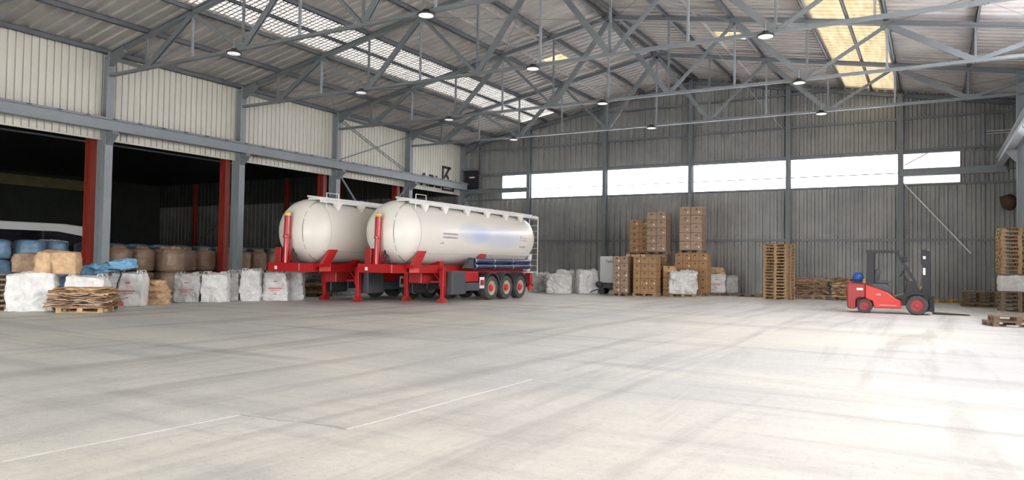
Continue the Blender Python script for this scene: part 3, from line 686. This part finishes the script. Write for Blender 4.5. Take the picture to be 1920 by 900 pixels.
MB().prism([(-.35, 1.02), (.10, 1.02), (.12, 1.10), (-.2, 1.13), (-.35, 1.12)], -.24, .24, 'Y').build('seat', DKGREY, F, bevel=.03)
MB().tube([(.62, 0, 1.1), (.47, 0, 1.38)], .03, 8).build('steering_column', BLACK, F)
pts = [(.45 + .16 * math.cos(a) * .45, .17 * math.sin(a), 1.41 + .16 * math.cos(a) * .85) for a in [2 * PI * i / 20 for i in range(21)]]
MB().tube(pts, .014, 6, False).build('steering_wheel', BLACK, F)
MB().lathe([(.03, -.42), (.14, -.39), (.17, -.33), (.17, .33), (.14, .39), (.03, .42)], (-.93, 0, 1.23), 'Y', 20).build('gas_bottle', BLUEG, F, True)
MB().box(-1.08, -.78, -.3, -.26, 1.0, 1.1).box(-1.08, -.78, .26, .3, 1.0, 1.1).build('bottle_cradle', BLACK, F)
MB().prism([(-.78, 1.02), (-.68, 1.02), (-.70, 1.2), (-.76, 1.16)], -.2, .2, 'Y').build('bottle_bracket', YEL, F)
for s in (-1, 1):
    MB().box(1.03, 1.17, s * .36 - .04, s * .36 + .04, .1, 2.2).build('mast_channel', BLACK, F)
    MB().box(1.14, 1.26, s * .27 - .05, s * .27 + .05, .12, 2.16).build('inner_mast_channel', BLACK, F)
    MB().tube([(1.05, s * .24, .15), (1.05, s * .24, 1.7)], .035, 8).build('lift_cylinder', CHROME, F)
    MB().tube([(.75, s * .3, .62), (1.08, s * .3, 1.0)], .04, 8).build('tilt_cylinder', YEL, F)
    fk = MB().box(1.34, 1.39, s * .25 - .05, s * .25 + .05, .06, .62).build('fork', BLACK, F)
    MB().prism([(1.34, .03), (2.42, .03), (2.42, .045), (1.5, .08), (1.34, .08)], s * .25 - .05, s * .25 + .05, 'Y').build('blade', BLACK, fk)
for z in (.35, 1.2, 2.15): MB().box(1.04, 1.12, -.38, .38, z - .05, z + .05).build('mast_cross_bar', BLACK, F)
MB().box(1.24, 1.33, -.46, .46, .12, .22).box(1.24, 1.33, -.46, .46, .42, .52).box(1.26, 1.32, -.4, -.34, .2, .44).box(1.26, 1.32, .34, .4, .2, .44).build('carriage', BLACK, F)
MB().box(1.28, 1.31, -.42, .42, .5, .56).build('load_guard_rail', BLACK, F)
MB().box(1.06, 1.14, -.425, -.42, 1.88, 1.98).box(1.06, 1.13, -.425, -.42, 1.35, 1.58).build('warning_sticker', LABELW, F)
MB().box(-.95, -.75, -hw - .006, -hw - .001, .78, .86).build('rating_plate', LABELW, F)
mt = lambda x, z: Matrix(((1, 0, 0, x), (0, 0, -1, -hw - .002), (0, 1, 0, z), (0, 0, 0, 1)))
text_mesh('H25', .09, 'side_lettering', LABELW, F, mt(-.35, .62))
MB().box(-.25, .28, -hw - .006, -hw - .001, .275, .30).build('side_stripe', mat('pink_print', (.75, .35, .3), .5), F)

# ================================================================== PALLETS
def make_pallet(m, label, loc=(0, 0, 0), rz=0, group=None):
    T = empty('pallet', loc, rz, label, 'pallet', group)
    L, D = 1.2, .8; mb = MB()
    for x in (-.36, -.18, 0, .18, .36): mb.box(-L / 2, L / 2, x * D / .8 - .06, x * D / .8 + .06, .122, .144)
    for x in (-.527, 0, .527): mb.box(x - .07, x + .07, -D / 2, D / 2, .10, .122)
    mb.build('deck', m, T)
    for y in (-.35, 0, .35):
        mb = MB(); mb.box(-L / 2, L / 2, y - .05, y + .05, 0, .022)
        for x in (-.527, 0, .527): mb.box(x - .07, x + .07, y - .05, y + .05, .022, .10)
        mb.build('runner', m, T)
    return T
P0 = make_pallet(WOOD, 'first', (0, 0, 0)); P1 = make_pallet(WOODD, 'first', (0, 0, 0)); P2 = make_pallet(WOODY, 'first', (0, 0, 0))
used = set()
rp = random.Random(11)
def pallet(src, loc, rz, label, group=None):
    if src.name not in used:
        used.add(src.name); src.location = loc; src.rotation_euler = (0, 0, rz); src['label'] = label
        if group: src['group'] = group
        return src
    c = dup(src, loc, rz, label, group)
    if not group and 'group' in c: del c['group']
    return c
def pallet_stack(src, x, y, z, n, rz, where, group, j=.02):
    for i in range(n):
        pallet(src, (x + rp.uniform(-j, j), y + rp.uniform(-j, j), z + i * .1455), rz + rp.uniform(-.015, .015), '%s wooden pallet from the bottom in the %s' % (ORD[i + 1], where), group)
rz0 = math.radians(0); R_ = math.radians
pallet_stack(P0, 21.05, -4.2, 0, 18, R_(-17), 'tall stack left of the cardboard piles', 'tall pallet stack on the back wall')
pallet_stack(P1, 30.12, -7.0, 0, 5, .13, 'lower stack at the right frame edge', 'lower pallets at the right edge')
pallet_stack(P0, 30.12, -7.0, 1.40, 12, .16, 'stack on the white wrapped load at right', 'upper pallets at the right edge', .03)
pallet_stack(P1, 4.62, -29.95, 0, 7, math.radians(35), 'dark stack at the left frame edge', 'pallet stack at the left edge')
pallet_stack(P1, 29.1, -3.0, 0, 4, .1, 'low dark stack near the right corner', 'low dark pallets near the right corner')
pallet(P2, (28.05, -.95, 0), .03, 'single yellow pallet lying by the back wall right of the forklift')
pallet(P1, (29.25, -15.9, 0), .3, 'dark broken pallet lying flat at the right frame edge')
pallet(P1, (29.35, -15.85, .146), .12, 'dark pallet on top of the broken one at the right frame edge')
tag(MB().box(-.14, .14, -.005, .005, 0, .03).build('white_strip', WHITEP, loc=(29.22, -16.45, .03)), 'short white strip lying in front of the dark broken pallet', 'strip')
pallet(P1, (29.0, -4.3, 0), .1, 'flat dark pallet lying in front of the low dark stack')
pallet(P1, (19.4, -2.4, 0), .0, 'dark pallet lying by the back wall left of the tall stack')
mb = MB(); mb.lathe([(.5, 0), (.74, .01), (.74, .045), (.5, .05)], n=24); o = tag(mb.build('board', WOOD, None, loc=(29.1, -3.0, .585)), 'pale round board lying on the low dark pallets near the right corner', 'board'); o.scale = (1, .6, 1)

# ================================================================== CRUMPLED SHAPES
def crumple(w, d, h, seed, amp=.06, rnd=.35, freq=2.2, cuts=14, taper=0., fine=.5):
    bm = bmesh.new(); bmesh.ops.create_cube(bm, size=2.0); bmesh.ops.subdivide_edges(bm, edges=bm.edges, cuts=cuts, use_grid_fill=True)
    sv = Vector((seed * 7.3, seed * 3.1, seed * 1.7)); mb = MB()
    for v in bm.verts:
        c = v.co.copy(); e = max(abs(c.x), abs(c.y), abs(c.z)); s = c.normalized() * 1.25
        p = c.lerp(s, rnd * (.4 if c.z < 0 else 1.0)); t = 1 + taper * (p.z)
        q = Vector((p.x * w / 2 * t, p.y * d / 2 * t, (p.z + 1) * h / 2))
        dv = noise.noise_vector(q * freq + sv) * amp + noise.noise_vector(q * freq * 3.1 + sv) * amp * fine
        if q.z < h * .12: dv.z = 0
        q += dv; q.z = max(q.z, 0.0)
        v.co = q
    bm.verts.index_update(); mb.v = [tuple(v.co) for v in bm.verts]; mb.f = [tuple(v.index for v in f.verts) for f in bm.faces]; bm.free()
    return mb
def bigbag(x, y, w, d, h, rz, seed, label, group=None, m=None, printed=False, z=0, name='bulk_bag', loops=True, amp=.07):
    T = empty(name, (x, y, z), rz, label, 'bag', group)
    m = m or FIBC
    crumple(w, d, h, seed, amp, .22, 2.6, 24, fine=.75).build('body', m, T, True)
    if loops:
        r = random.Random(seed)
        for sx in (-1, 1):
            for sy in (-1, 1):
                px_, py_ = sx * w * .34, sy * d * .34; q = [(px_ - .1, py_, h * .86), (px_ - .06 + r.uniform(-.03, .03), py_, h + .07), (px_ + .06, py_ + r.uniform(-.05, .05), h + .08), (px_ + .12, py_, h * .86)]
                MB().tube(q, .02, 5).build('lifting_loop', m, T)
    if printed:
        pr = MB()
        for (u0, u1, z0, z1) in ((-.05, .09, .62, .65), (-.24, .24, .40, .43), (-.2, .2, .345, .36), (-.03, .06, .22, .25)): pr.box(u0, u1, -d / 2 - .055 - amp * .3, -d / 2 - .045 - amp * .3, h * z0 / .9, h * z1 / .9)
        pr.build('print', REDP, T)
    return T
R = math.radians
# left group, standing in front of the openings
va = R(28)   # roughly facing the camera from over there
bigbag(5.55, -29.45, 1.15, .9, 1.05, R(55), 1, 'large crumpled white bulk bag at the left, beside the dark pallet stack', 'white bulk bags at the left', loops=False)
bigbag(6.25, -28.35, 1.05, .9, .97, R(50), 2, 'white bulk bag behind the pile of flattened cardboard at the left', 'white bulk bags at the left')
bigbag(5.55, -27.55, .85, .7, .95, R(40), 12, 'greyish white bulk bag under the end of the blue plastic sheet', 'white bulk bags at the left', FIBCG, loops=False)
bigbag(5.35, -26.5, .92, .7, 1.05, R(44), 3, 'upright white bulk bag with red print, left of the tan crumpled sacks', 'white bulk bags at the left', printed=True, amp=.04)
T = empty('sack_bale', (5.75, -28.9, 1.02), R(50), 'tan bale of folded paper sacks lying on the white bulk bags', 'bale')
crumple(1.05, .75, .66, 5, .05, .5, 3.2, 16).build('body', TAN, T, True); MB().bar((-.12, -.42, .3), (-.12, .42, .3), .02, .6).build('strap', TAN, T)
T = empty('sack_bale', (5.05, -29.35, 1.06), R(50), 'darker brown bale of sacks behind the tan one on the bulk bags', 'bale')
crumple(.75, .6, .55, 6, .05, .5, 3.2).build('body', WOODD, T, True)
o = crumple(1.5, .6, .3, 8, .07, .35, 3.2, 22, fine=1.1).build('blue_plastic_sheet', BLUES, None, True, loc=(5.2, -27.1, 1.06)); o.rotation_euler = (0, R(-11), R(46)); tag(o, 'crumpled light blue plastic sheet lying across the white bulk bags at left', 'plastic sheet')
# tan crumpled sacks, a heap of separate flat sacks
def sack_heap(x, y, n, h, w, rz, where, group, m=TAN, seed=1):
    r = random.Random(seed)
    for i in range(n):
        t = i / n; ww = w * (1 - .35 * t * t)
        o = crumple(ww, w * .7 * (1 - .3 * t), h / n * 1.7, seed + i, .05, .4, 3, 12, fine=.9).build('folded_sack', m, None, True, loc=(x + r.uniform(-.05, .05), y + r.uniform(-.05, .05), i * h / n))
        o.rotation_euler = (0, 0, rz + r.uniform(-.5, .5)); tag(o, '%s tan folded paper sack from the bottom of the %s' % (ORD[i + 1], where), 'sack', group)
sack_heap(5.1, -25.55, 7, .72, .98, R(40), 'heap beside the printed white bag', 'tan folded sacks in the heap')
# row of white bags in the middle
k = R(42)
for i, (x, y, w, d, h, mm, pr, lab) in enumerate((
    (4.85, -24.05, .82, .8, .98, FIBCG, True, 'greyish bulk bag with a red print, leftmost of the middle row'),
    (5.4, -23.35, .84, .8, 1.0, FIBC, False, 'plain white bulk bag, second from the left in the middle row'),
    (5.35, -22.55, .4, .5, 1.05, FIBCG, False, 'narrow slumped grey bulk bag between the two wider pairs of the middle row'),
    (5.75, -22.1, .7, .75, 1.12, FIBC, False, 'tall creased white bulk bag right of the slumped one in the middle row'),
    (6.15, -21.3, .84, .8, 1.04, FIBC, True, 'white bulk bag with red print line, second from the right in the middle row'),
    (6.35, -20.55, .62, .8, 1.05, FIBCG, False, 'grey bulk bag at the right end of the middle row by the tanker'))):
    bigbag(x, y, w, d, h, k, 20 + i, lab, 'white bulk bags in the middle row', mm, pr)
# bags behind the tanker tail and by the back wall
for i, (x, y, w, d, h, mm, lab) in enumerate((
    (9.3, -6.3, .95, .9, 1.0, FIBCG, 'grey white crumpled bulk bag seen through the tanker ladder'),
    (10.75, -6.9, 1.25, 1.0, .92, FIBC, 'wide crumpled white bulk bag in front, right of the tanker tail'),
    (10.2, -5.0, 1.0, .9, 1.15, FIBC, 'white bulk bag behind the wide one right of the tanker tail'),
    (11.75, -5.7, 1.0, .9, 1.18, FIBC, 'tall crumpled white bulk bag, right of the wide front one'),
    (11.5, -4.3, .95, .9, 1.15, FIBCG, 'greyish bulk bag in the back, left of the white cabinet'))):
    bigbag(x, y, w, d, h, R(18 + 7 * i), 40 + i, lab, 'crumpled bulk bags right of the tanker', mm, amp=.1)
pallet(P0, (16.75, -5.3, 0), R(15), 'pallet under the crumpled white bag beside the box towers')
bigbag(16.75, -5.3, 1.25, .95, 1.08, R(15), 51, 'bulging crumpled white bulk bag on a pallet in front of the box towers', None, FIBC, z=.146, amp=.13)
pallet(P1, (17.75, -2.2, 0), R(15), 'pallet under the red printed white bag by the back wall')
bigbag(17.55, -2.2, .95, .9, .98, R(15), 52, 'white bulk bag with red print on a pallet right of the box towers', None, FIBC, True, z=.146)
bigbag(18.2, -1.7, .6, .8, .85, R(25), 53, 'small grey slumped bag beside the red printed one by the back wall', None, FIBCG, z=.146)
o = crumple(.7, .5, .3, 54, .05, .5, 3).build('folded_sack', TAN, None, True, loc=(17.6, -2.1, 1.14)); tag(o, 'tan folded sack on top of the red printed white bag by the back wall', 'sack')

# ================================================================== FLATTENED CARDBOARD PILES
def card_pile(x, y, z, w, d, h, n, rz, where, group, seed, mats_):
    r = random.Random(seed); t = h / n
    for i in range(n):
        ww = w * r.uniform(.82, 1.06); dd = d * r.uniform(.85, 1.06); nx, ny = 14, 8; vs = []; sv = Vector((seed * 5 + i * .35, seed, 0))
        th = t * r.uniform(.35, .6)
        for lay in (0, 1):
            for a in range(nx + 1):
                for b in range(ny + 1):
                    u, v = a / nx - .5, b / ny - .5
                    e = max(abs(u), abs(v)) * 2
                    dz = noise.noise(Vector((u * 3, v * 3, 0)) + sv) * t * .9 - (e ** 6) * t * r.uniform(.2, 1.2)
                    if i < 1: dz = abs(dz) * .2
                    jx = noise.noise(Vector((v * 9, i * 2.0, 1)) + sv) * .06 * (1 if abs(u) > .42 else 0); jy = noise.noise(Vector((u * 9, i * 2.0, 5)) + sv) * .06 * (1 if abs(v) > .42 else 0)
                    vs.append((u * ww + jx, v * dd + jy, dz + lay * th))
        q = (nx + 1) * (ny + 1); idx = lambda l, a, b: l * q + a * (ny + 1) + b; fs = []
        for a in range(nx):
            for b in range(ny):
                fs.append((idx(1, a, b), idx(1, a + 1, b), idx(1, a + 1, b + 1), idx(1, a, b + 1))); fs.append((idx(0, a, b), idx(0, a, b + 1), idx(0, a + 1, b + 1), idx(0, a + 1, b)))
        for a in range(nx):
            fs.append((idx(0, a, 0), idx(0, a + 1, 0), idx(1, a + 1, 0), idx(1, a, 0))); fs.append((idx(0, a, ny), idx(1, a, ny), idx(1, a + 1, ny), idx(0, a + 1, ny)))
        for b in range(ny):
            fs.append((idx(0, 0, b), idx(1, 0, b), idx(1, 0, b + 1), idx(0, 0, b + 1))); fs.append((idx(0, nx, b), idx(0, nx, b + 1), idx(1, nx, b + 1), idx(1, nx, b)))
        o = MB().add(vs, fs).build('flattened_box', r.choice(mats_), None, True if False else False, loc=(x + r.uniform(-.06, .06), y + r.uniform(-.05, .05), z + i * t + (.01 if i == 0 else 0)))
        o.rotation_euler = (0, 0, rz + r.uniform(-.06, .06))
        tag(o, '%s flattened cardboard box from the bottom of the %s' % (ORD[i + 1], where), 'cardboard', group)
CM = [CARD, CARDD, WOODD, TAN, CARD, CARDD, mat('grey_brown_cardboard', (.30, .235, .17), .85, 0, .2, 4)]
pallet(P0, (6.9, -28.75, 0), R(40), 'pallet under the cardboard pile at the left front')
card_pile(6.85, -28.75, .146, 1.6, 1.0, .56, 14, R(40), 'pile at the left front', 'flattened boxes in the left pile', 3, CM)
pallet(P0, (22.3, -2.2, 0), R(5), 'pallet under the cardboard pile right of the tall pallet stack')
card_pile(22.25, -2.2, .146, 1.6, 1.0, .92, 17, R(3), 'pile right of the tall pallets', 'flattened boxes in the middle pile', 4, CM)
pallet(P1, (23.85, -2.35, 0), R(0), 'pallet under the cardboard pile behind the forklift')
card_pile(23.9, -2.35, .146, 1.45, 1.0, .98, 14, R(-3), 'pile behind the forklift', 'flattened boxes in the pile behind the forklift', 5, [CARD, WOOD, TAN, CARDL, CARDD])
pallet(P1, (4.9, -18.0, 0), R(35), 'pallet under the brown pile below the farther tanker')
card_pile(4.9, -18.0, .146, 1.4, 1.0, .42, 8, R(35), 'pile seen under the farther tanker', 'flattened boxes under the tanker', 6, [WOODD, CARD, WOOD])
# red hand pallet truck parked at the left cardboard pile
T = empty('hand_pallet_truck', (6.5, -27.85, 0), R(105), 'red hand pallet truck with black handle beside the left cardboard pile', 'pallet truck')
MB().prism([(-.35, .1), (.35, .1), (.35, .2), (.2, .27), (-.35, .27)], -.2, .2, 'Y').build('body', REDF, T, bevel=.02)
for s in (-1, 1): MB().box(-1.2, -.3, s * .19 - .07, s * .19 + .07, .05, .085).build('fork', REDF, T)
for s in (-1, 1): MB().tube([(.15, s * .06 - .03, .1), (.15, s * .06 + .03, .1)], .1, 16).build('wheel', BLACK, T)
MB().tube([(.2, 0, .25), (.30, 0, .75), (.42, 0, 1.02), (.36, 0, 1.16), (-.05, 0, 1.18)], .022, 8).build('handle', BLACK, T, True)
mb = MB(); mb.box(-.36, -.34, -.2, .2, .1, .27); 

# ================================================================== BOX TOWERS
def make_carton(w, d, h, m, pm=PRINT, sticker=False):
    T = empty('carton', (0, 0, 0), 0, 'first', 'box')
    MB().box(-w / 2, w / 2, -d / 2, d / 2, .004, h - .004).build('body', m, T, bevel=.012)
    MB().box(-.035, .035, -d / 2 - .002, d / 2 + .002, h - .12, h - .002).build('tape', TAPE, T)
    MB().prism([(-.07, h * .62), (.07, h * .62), (0, h * .62 + .09)], -d / 2 - .004, -d / 2 - .001, 'Y').build('handle_print', pm, T)
    if sticker: MB().box(w * .18, w * .18 + .07, -d / 2 - .006, -d / 2 - .002, h * .3, h * .3 + .06).build('sticker', LABELW, T)
    return T
CN = ['left', 'middle', 'right', 'far right']
def load(x, y, z, nx, ny, nz, w, d, h, m, where, group, rz=0, stick=0.):
    A = make_carton(w, d, h, m); Bx = make_carton(w, d, h, m, sticker=True); fresh = {A.name: True, Bx.name: True}; r = random.Random(int(x * 100 + z * 10))
    ca, sa = math.cos(rz), math.sin(rz); lastA = lastB = False
    for k in range(nz):
        for j in range(ny):
            for i in range(nx):
                u = (i - (nx - 1) / 2) * (w + .008); v = (j - (ny - 1) / 2) * (d + .008)
                pos = (x + u * ca - v * sa, y + u * sa + v * ca, z + k * h)
                lab = 'carton in the %s, %s layer up, %s column, %s' % (where, ORD[k + 1], ('only' if nx == 1 else (CN[i] if nx != 2 else ('left', 'right')[i])), ('front', 'back')[j] if ny == 2 else 'single')
                src = Bx if (r.random() < stick and j == 0) else A
                if fresh[src.name]: fresh[src.name] = False; src.location = pos; src.rotation_euler = (0, 0, rz); src['label'] = lab; src['group'] = group
                else: dup(src, pos, rz, lab, group)
    for s in (A, Bx):
        if fresh[s.name]:
            for c in kids(s): bpy.data.objects.remove(c)
            bpy.data.objects.remove(s)
ry = R(4)
pallet(P1, (14.0, -6.15, 0), R(90), 'pallet under the dark wrapped tower beside the white cabinet'); 
load(13.98, -6.15, .146, 2, 2, 5, .38, .5, .36, CARDD, 'wrapped tower by the cabinet', 'boxes of the wrapped tower by the cabinet', ry, .6)
pallet(P0, (15.15, -6.0, 0), 0, 'pallet under the low front tower of tan boxes')
load(15.15, -6.0, .146, 3, 2, 5, .375, .44, .36, CARD, 'front tan tower', 'boxes of the front tan tower', ry, .1)
load(14.62, -5.2 + .1, 2.10, 1, 1, 1, .01, .01, .01, CARD, 'x', 'x') if False else None
load(14.3, -5.15, .0, 2, 1, 6, .5, .5, .345, CARDL, 'light stack between the towers', 'light boxes behind the front towers', ry, 0)
load(15.95, -4.9, 0, 1, 1, 5, .55, .5, .30, CARDL, 'light stack left of the bulging bag', 'light boxes by the bulging bag', ry, 0)
pallet(P1, (13.95, -3.55, 0), 0, 'pallet under the rear left box tower')
load(13.95, -3.55, .146, 2, 2, 6, .5, .45, .315, CARD, 'rear left tower, lower load', 'boxes of the rear left tower, lower load', ry)
pallet(P1, (13.95, -3.55, 2.04), 0, 'pallet between the two loads of the rear left tower')
load(13.95, -3.55, 2.186, 2, 2, 5, .5, .45, .345, CARD, 'rear left tower, upper load', 'boxes of the rear left tower, upper load', ry, .2)
pallet(P1, (15.05, -3.9, 0), R(0), 'pallet under the middle box tower')
load(15.02, -3.9, .146, 2, 2, 5, .5, .5, .385, CARDD, 'middle tower, lower load', 'boxes of the middle tower, lower load', ry)
pallet(P1, (15.05, -3.9, 2.075), R(0), 'pallet between the two loads of the middle tower')
load(15.02, -3.9, 2.221, 2, 2, 5, .5, .5, .41, CARDD, 'middle tower, upper load', 'boxes of the middle tower, upper load', ry, .5)
pallet(P0, (16.75, -3.6, 0), 0, 'pallet under the right box tower')
load(16.75, -3.6, .146, 4, 2, 5, .40, .50, .405, CARD, 'right tower, lower load', 'boxes of the right tower, lower load', ry, .1)
pallet(P1, (16.72, -3.6, 2.175), 0, 'pallet between the two loads of the right tower')
load(16.72, -3.6, 2.321, 2, 2, 5, .56, .5, .44, CARDD, 'right tower, upper load', 'boxes of the right tower, upper load', ry, .6)
# white cabinet on a wheeled machine
T = empty('wheeled_cabinet', (13.05, -5.35, 0), R(6), 'white cabinet with dark lettering on a black wheeled base, left of the box towers', 'cabinet')
MB().box(-.55, .55, -.4, .4, .58, 1.95).build('cabinet', mat('off_white_cabinet', (.55, .57, .55), .5), T, bevel=.02)
text_mesh('Tekbau', .2, 'lettering', PRINT, T, Matrix(((1, 0, 0, -.25), (0, 0, -1, -.403), (0, 1, 0, 1.62), (0, 0, 0, 1))))
MB().box(-.6, .6, -.42, .42, .3, .56).build('base_frame', BLACK, T, bevel=.03)
for sx in (-.45, .4):
    for sy in (-.36, .36): MB().tube([(sx, sy - .06, .17), (sx, sy + .06, .17)], .17, 18).build('wheel', BLACK, T)
MB().lathe([(.02, -.08), (.17, -.07), (.18, 0), (.17, .07), (.02, .08)], (-.55, -.5, .5), 'Y', 16).build('hose_reel', BLACK, T)
MB().tube([(-.6, -.45, .25), (-.9, -.55, .15), (-1.0, -.6, .08)], .03, 6).build('drawbar', BLACK, T)
# ================================================================== WRAPPED LOADS AT THE RIGHT EDGE
T = empty('wrapped_load', (30.1, -7.0, .745), 0, 'white film wrapped load between the two pallet stacks at the right edge', 'wrapped load')
crumple(1.18, .8, .62, 77, .05, .2, 3).build('body', FIBC, T, True)

# ================================================================== BULK BAGS IN THE ANNEX
def make_round_bag(m, r, h, seed, label, group, crimp=True):
    T = empty('round_bulk_bag', (0, 0, 0), 0, label, 'bag', group)
    prof = [(r * .86, 0), (r * .97, h * .08), (r, h * .3), (r * .985, h * .6), (r, h * .8), (r * .9, h * .93), (r * .55, h * .985), (r * .2, h)]
    mb = MB().lathe(prof, n=28)
    for i, v in enumerate(mb.v):
        p = Vector(v); d = noise.noise_vector(p * 3 + Vector((seed * 9, 0, 0))) * .035; a = math.atan2(p.y, p.x)
        p.x *= 1 + .012 * math.sin(a * 9 + seed); p.y *= 1 + .012 * math.sin(a * 9 + seed); p += Vector((d.x, d.y, d.z * .3)); p.z = max(0, p.z); mb.v[i] = tuple(p)
    mb.build('body', m, T, True)
    mb = MB()
    for j in (0.25, .55, .8):
        mb.tube([(r * 1.005 * math.cos(2 * PI * q / 24), r * 1.005 * math.sin(2 * PI * q / 24), h * j + .01 * math.sin(q * 1.7)) for q in range(25)], .008, 4, False)
    mb.build('film_edge', m, T)
    if crimp: crumple(r * .9, r * .9, .16, seed, .07, .5, 5, 6).build('gathered_top', m, T, True, loc=(0, 0, h - .07))
    return T
TB = [make_round_bag(FILMT, .49, .95, s, 'first', None) for s in (1, 2, 3)]
BB = [make_round_bag(FILMB, .50, .70, s, 'first', None, False) for s in (4, 5)]
usedb = set()
def rbag(src, loc, rz, lab, grp):
    if src.name not in usedb: usedb.add(src.name); src.location = loc; src.rotation_euler = (0, 0, rz); src['label'] = lab; src['group'] = grp; return src
    return dup(src, loc, rz, lab, grp)
rb = random.Random(4)
front = [(-.45, -21.05)] + [(-1.5, -23.75 + 1.0 * i) for i in range(12)]
for i, (x, y) in enumerate(sorted(front, key=lambda t: t[1])):
    for l in (0, 1): rbag(TB[(i + l) % 3], (x, y, l * .97), rb.uniform(0, 6), 'tan film wrapped bulk bag, %s tier, %s from left in front row' % (('lower', 'upper')[l], ORD[i + 1]), 'tan wrapped bags in the front row')
second = [(-2.5, -12.9 - 1.05 * i) for i in range(11)]
for i, (x, y) in enumerate(sorted(second, key=lambda t: t[1])):
    for l in (0, 1, 2): rbag(BB[(i + l) % 2], (x - .1, y, l * .71), rb.uniform(0, 6), 'blue wrapped bulk bag, %s tier, %s from the left in the second row behind' % (('lower', 'middle', 'top')[l], ORD[i + 1]), 'blue wrapped bags in the second row')
left = [(-1.0, -28.6), (-1.1, -27.5), (-1.0, -26.4), (-1.5, -25.3)]
for i, (x, y) in enumerate(left):
    for l in (0, 1, 2): rbag(BB[(i + l) % 2], (x, y, l * .71), rb.uniform(0, 6), 'blue wrapped bulk bag, %s tier, %s from the left frame edge' % (('lower', 'middle', 'top')[l], ORD[i + 1]), 'blue wrapped bags at the left edge')
for i, (x, y) in enumerate([(-2.4, -28.7), (-2.5, -27.6), (-2.4, -26.5), (-2.6, -25.4)]):
    for l in (0, 1): rbag(TB[(i + l) % 3], (x, y, l * .97), rb.uniform(0, 6), 'tan wrapped bulk bag behind the blue ones, %s tier, %s from the left edge' % (('lower', 'upper')[l], ORD[i + 1]), 'tan wrapped bags behind the blue ones')
o = crumple(1.3, .7, .16, 91, .05, .3, 3, 18, fine=1).build('white_film_sheet', WHITEP, None, True, loc=(-2.5, -24.95, 1.98)); tag(o, 'crumpled white film lying on top of the bags at the left', 'film')
# crates under the farther tanker
for i in range(4):
    T = empty('plastic_crate', (3.7, -17.0, i * .3), R(30), '%s black ventilated crate from the floor, under the farther tanker' % ORD[i + 1], 'crate', 'black crates under the tanker')
    mb = MB(); mb.box(-.6, .6, -.4, .4, 0, .03)
    for z in (.0, .13, .26): mb.box(-.6, .6, -.4, -.37, z, z + .035).box(-.6, .6, .37, .4, z, z + .035).box(-.6, -.57, -.4, .4, z, z + .035).box(.57, .6, -.4, .4, z, z + .035)
    mb.build('base', DKGREY, T)
    mb = MB()
    for q in range(9):
        x = -.585 + q * .145; mb.box(x - .012, x + .012, -.4, -.375, 0, .295).box(x - .012, x + .012, .375, .4, 0, .295)
    for q in range(6):
        y = -.385 + q * .15; mb.box(-.6, -.575, y - .012, y + .012, 0, .295).box(.575, .6, y - .012, y + .012, 0, .295)
    mb.build('side_slats', DKGREY, T)
bigbag(4.9, -16.2, .9, .9, 1.0, R(30), 61, 'grey bulk bag seen between the legs of the farther tanker', None, FIBCG)

# coach parked in the annex
T = empty('coach', (-10.2, -26.5, 0), 0, 'white roofed coach with dark windows parked in the dark annex', 'coach')
L0, L1 = -8.0, 7.6
side_p = [(L0, .35), (L0, 3.0), (L0 + .3, 3.1), (5.6, 3.1), (6.6, 3.0), (7.2, 2.75), (7.5, 2.3), (7.6, 1.2), (7.5, .35)]
MB().prism(side_p, -1.25, 1.25, 'X').build('body', WHITEP, T, bevel=.08)
win = [(L0 + .1, 1.5), (L0 + .1, 2.72), (5.2, 2.72), (6.3, 2.55), (6.95, 2.2), (7.25, 1.5)]
for s in (1, -1): MB().prism(win, *sorted((s * 1.25, s * 1.262)), 'X').build('side_windows', GLASSD, T)
for s in (1, -1):
    mb = MB()
    for y in (-6, -3.9, -1.8, .3, 2.4, 4.5): mb.box(*sorted((s * 1.262, s * 1.268)), y, y + .09, 1.5, 2.72)
    mb.build('window_posts', BLACK, T)
MB().prism([(7.28, 1.3), (7.62, 1.3), (7.5, 2.2), (7.24, 2.6)], -1.1, 1.1, 'X').build('windscreen', GLASSD, T)
for y in (-5, 4.6):
    for s in (-1, 1): MB().lathe([(.3, -.14), (.48, -.14), (.5, -.1), (.5, .1), (.48, .14), (.3, .14)], (s * 1.12, y, .5), 'X', 24).build('wheel', TYRE, T, 'auto')
# pale tube standing in for a streak of light under the annex roof
tag(MB().tube([(-8, -38, 7.1), (-8, -12, 7.1)], .05, 6).build('light_streak', STEELL), 'thin pale tube standing in for a light streak high in the dark annex', 'light_streak')
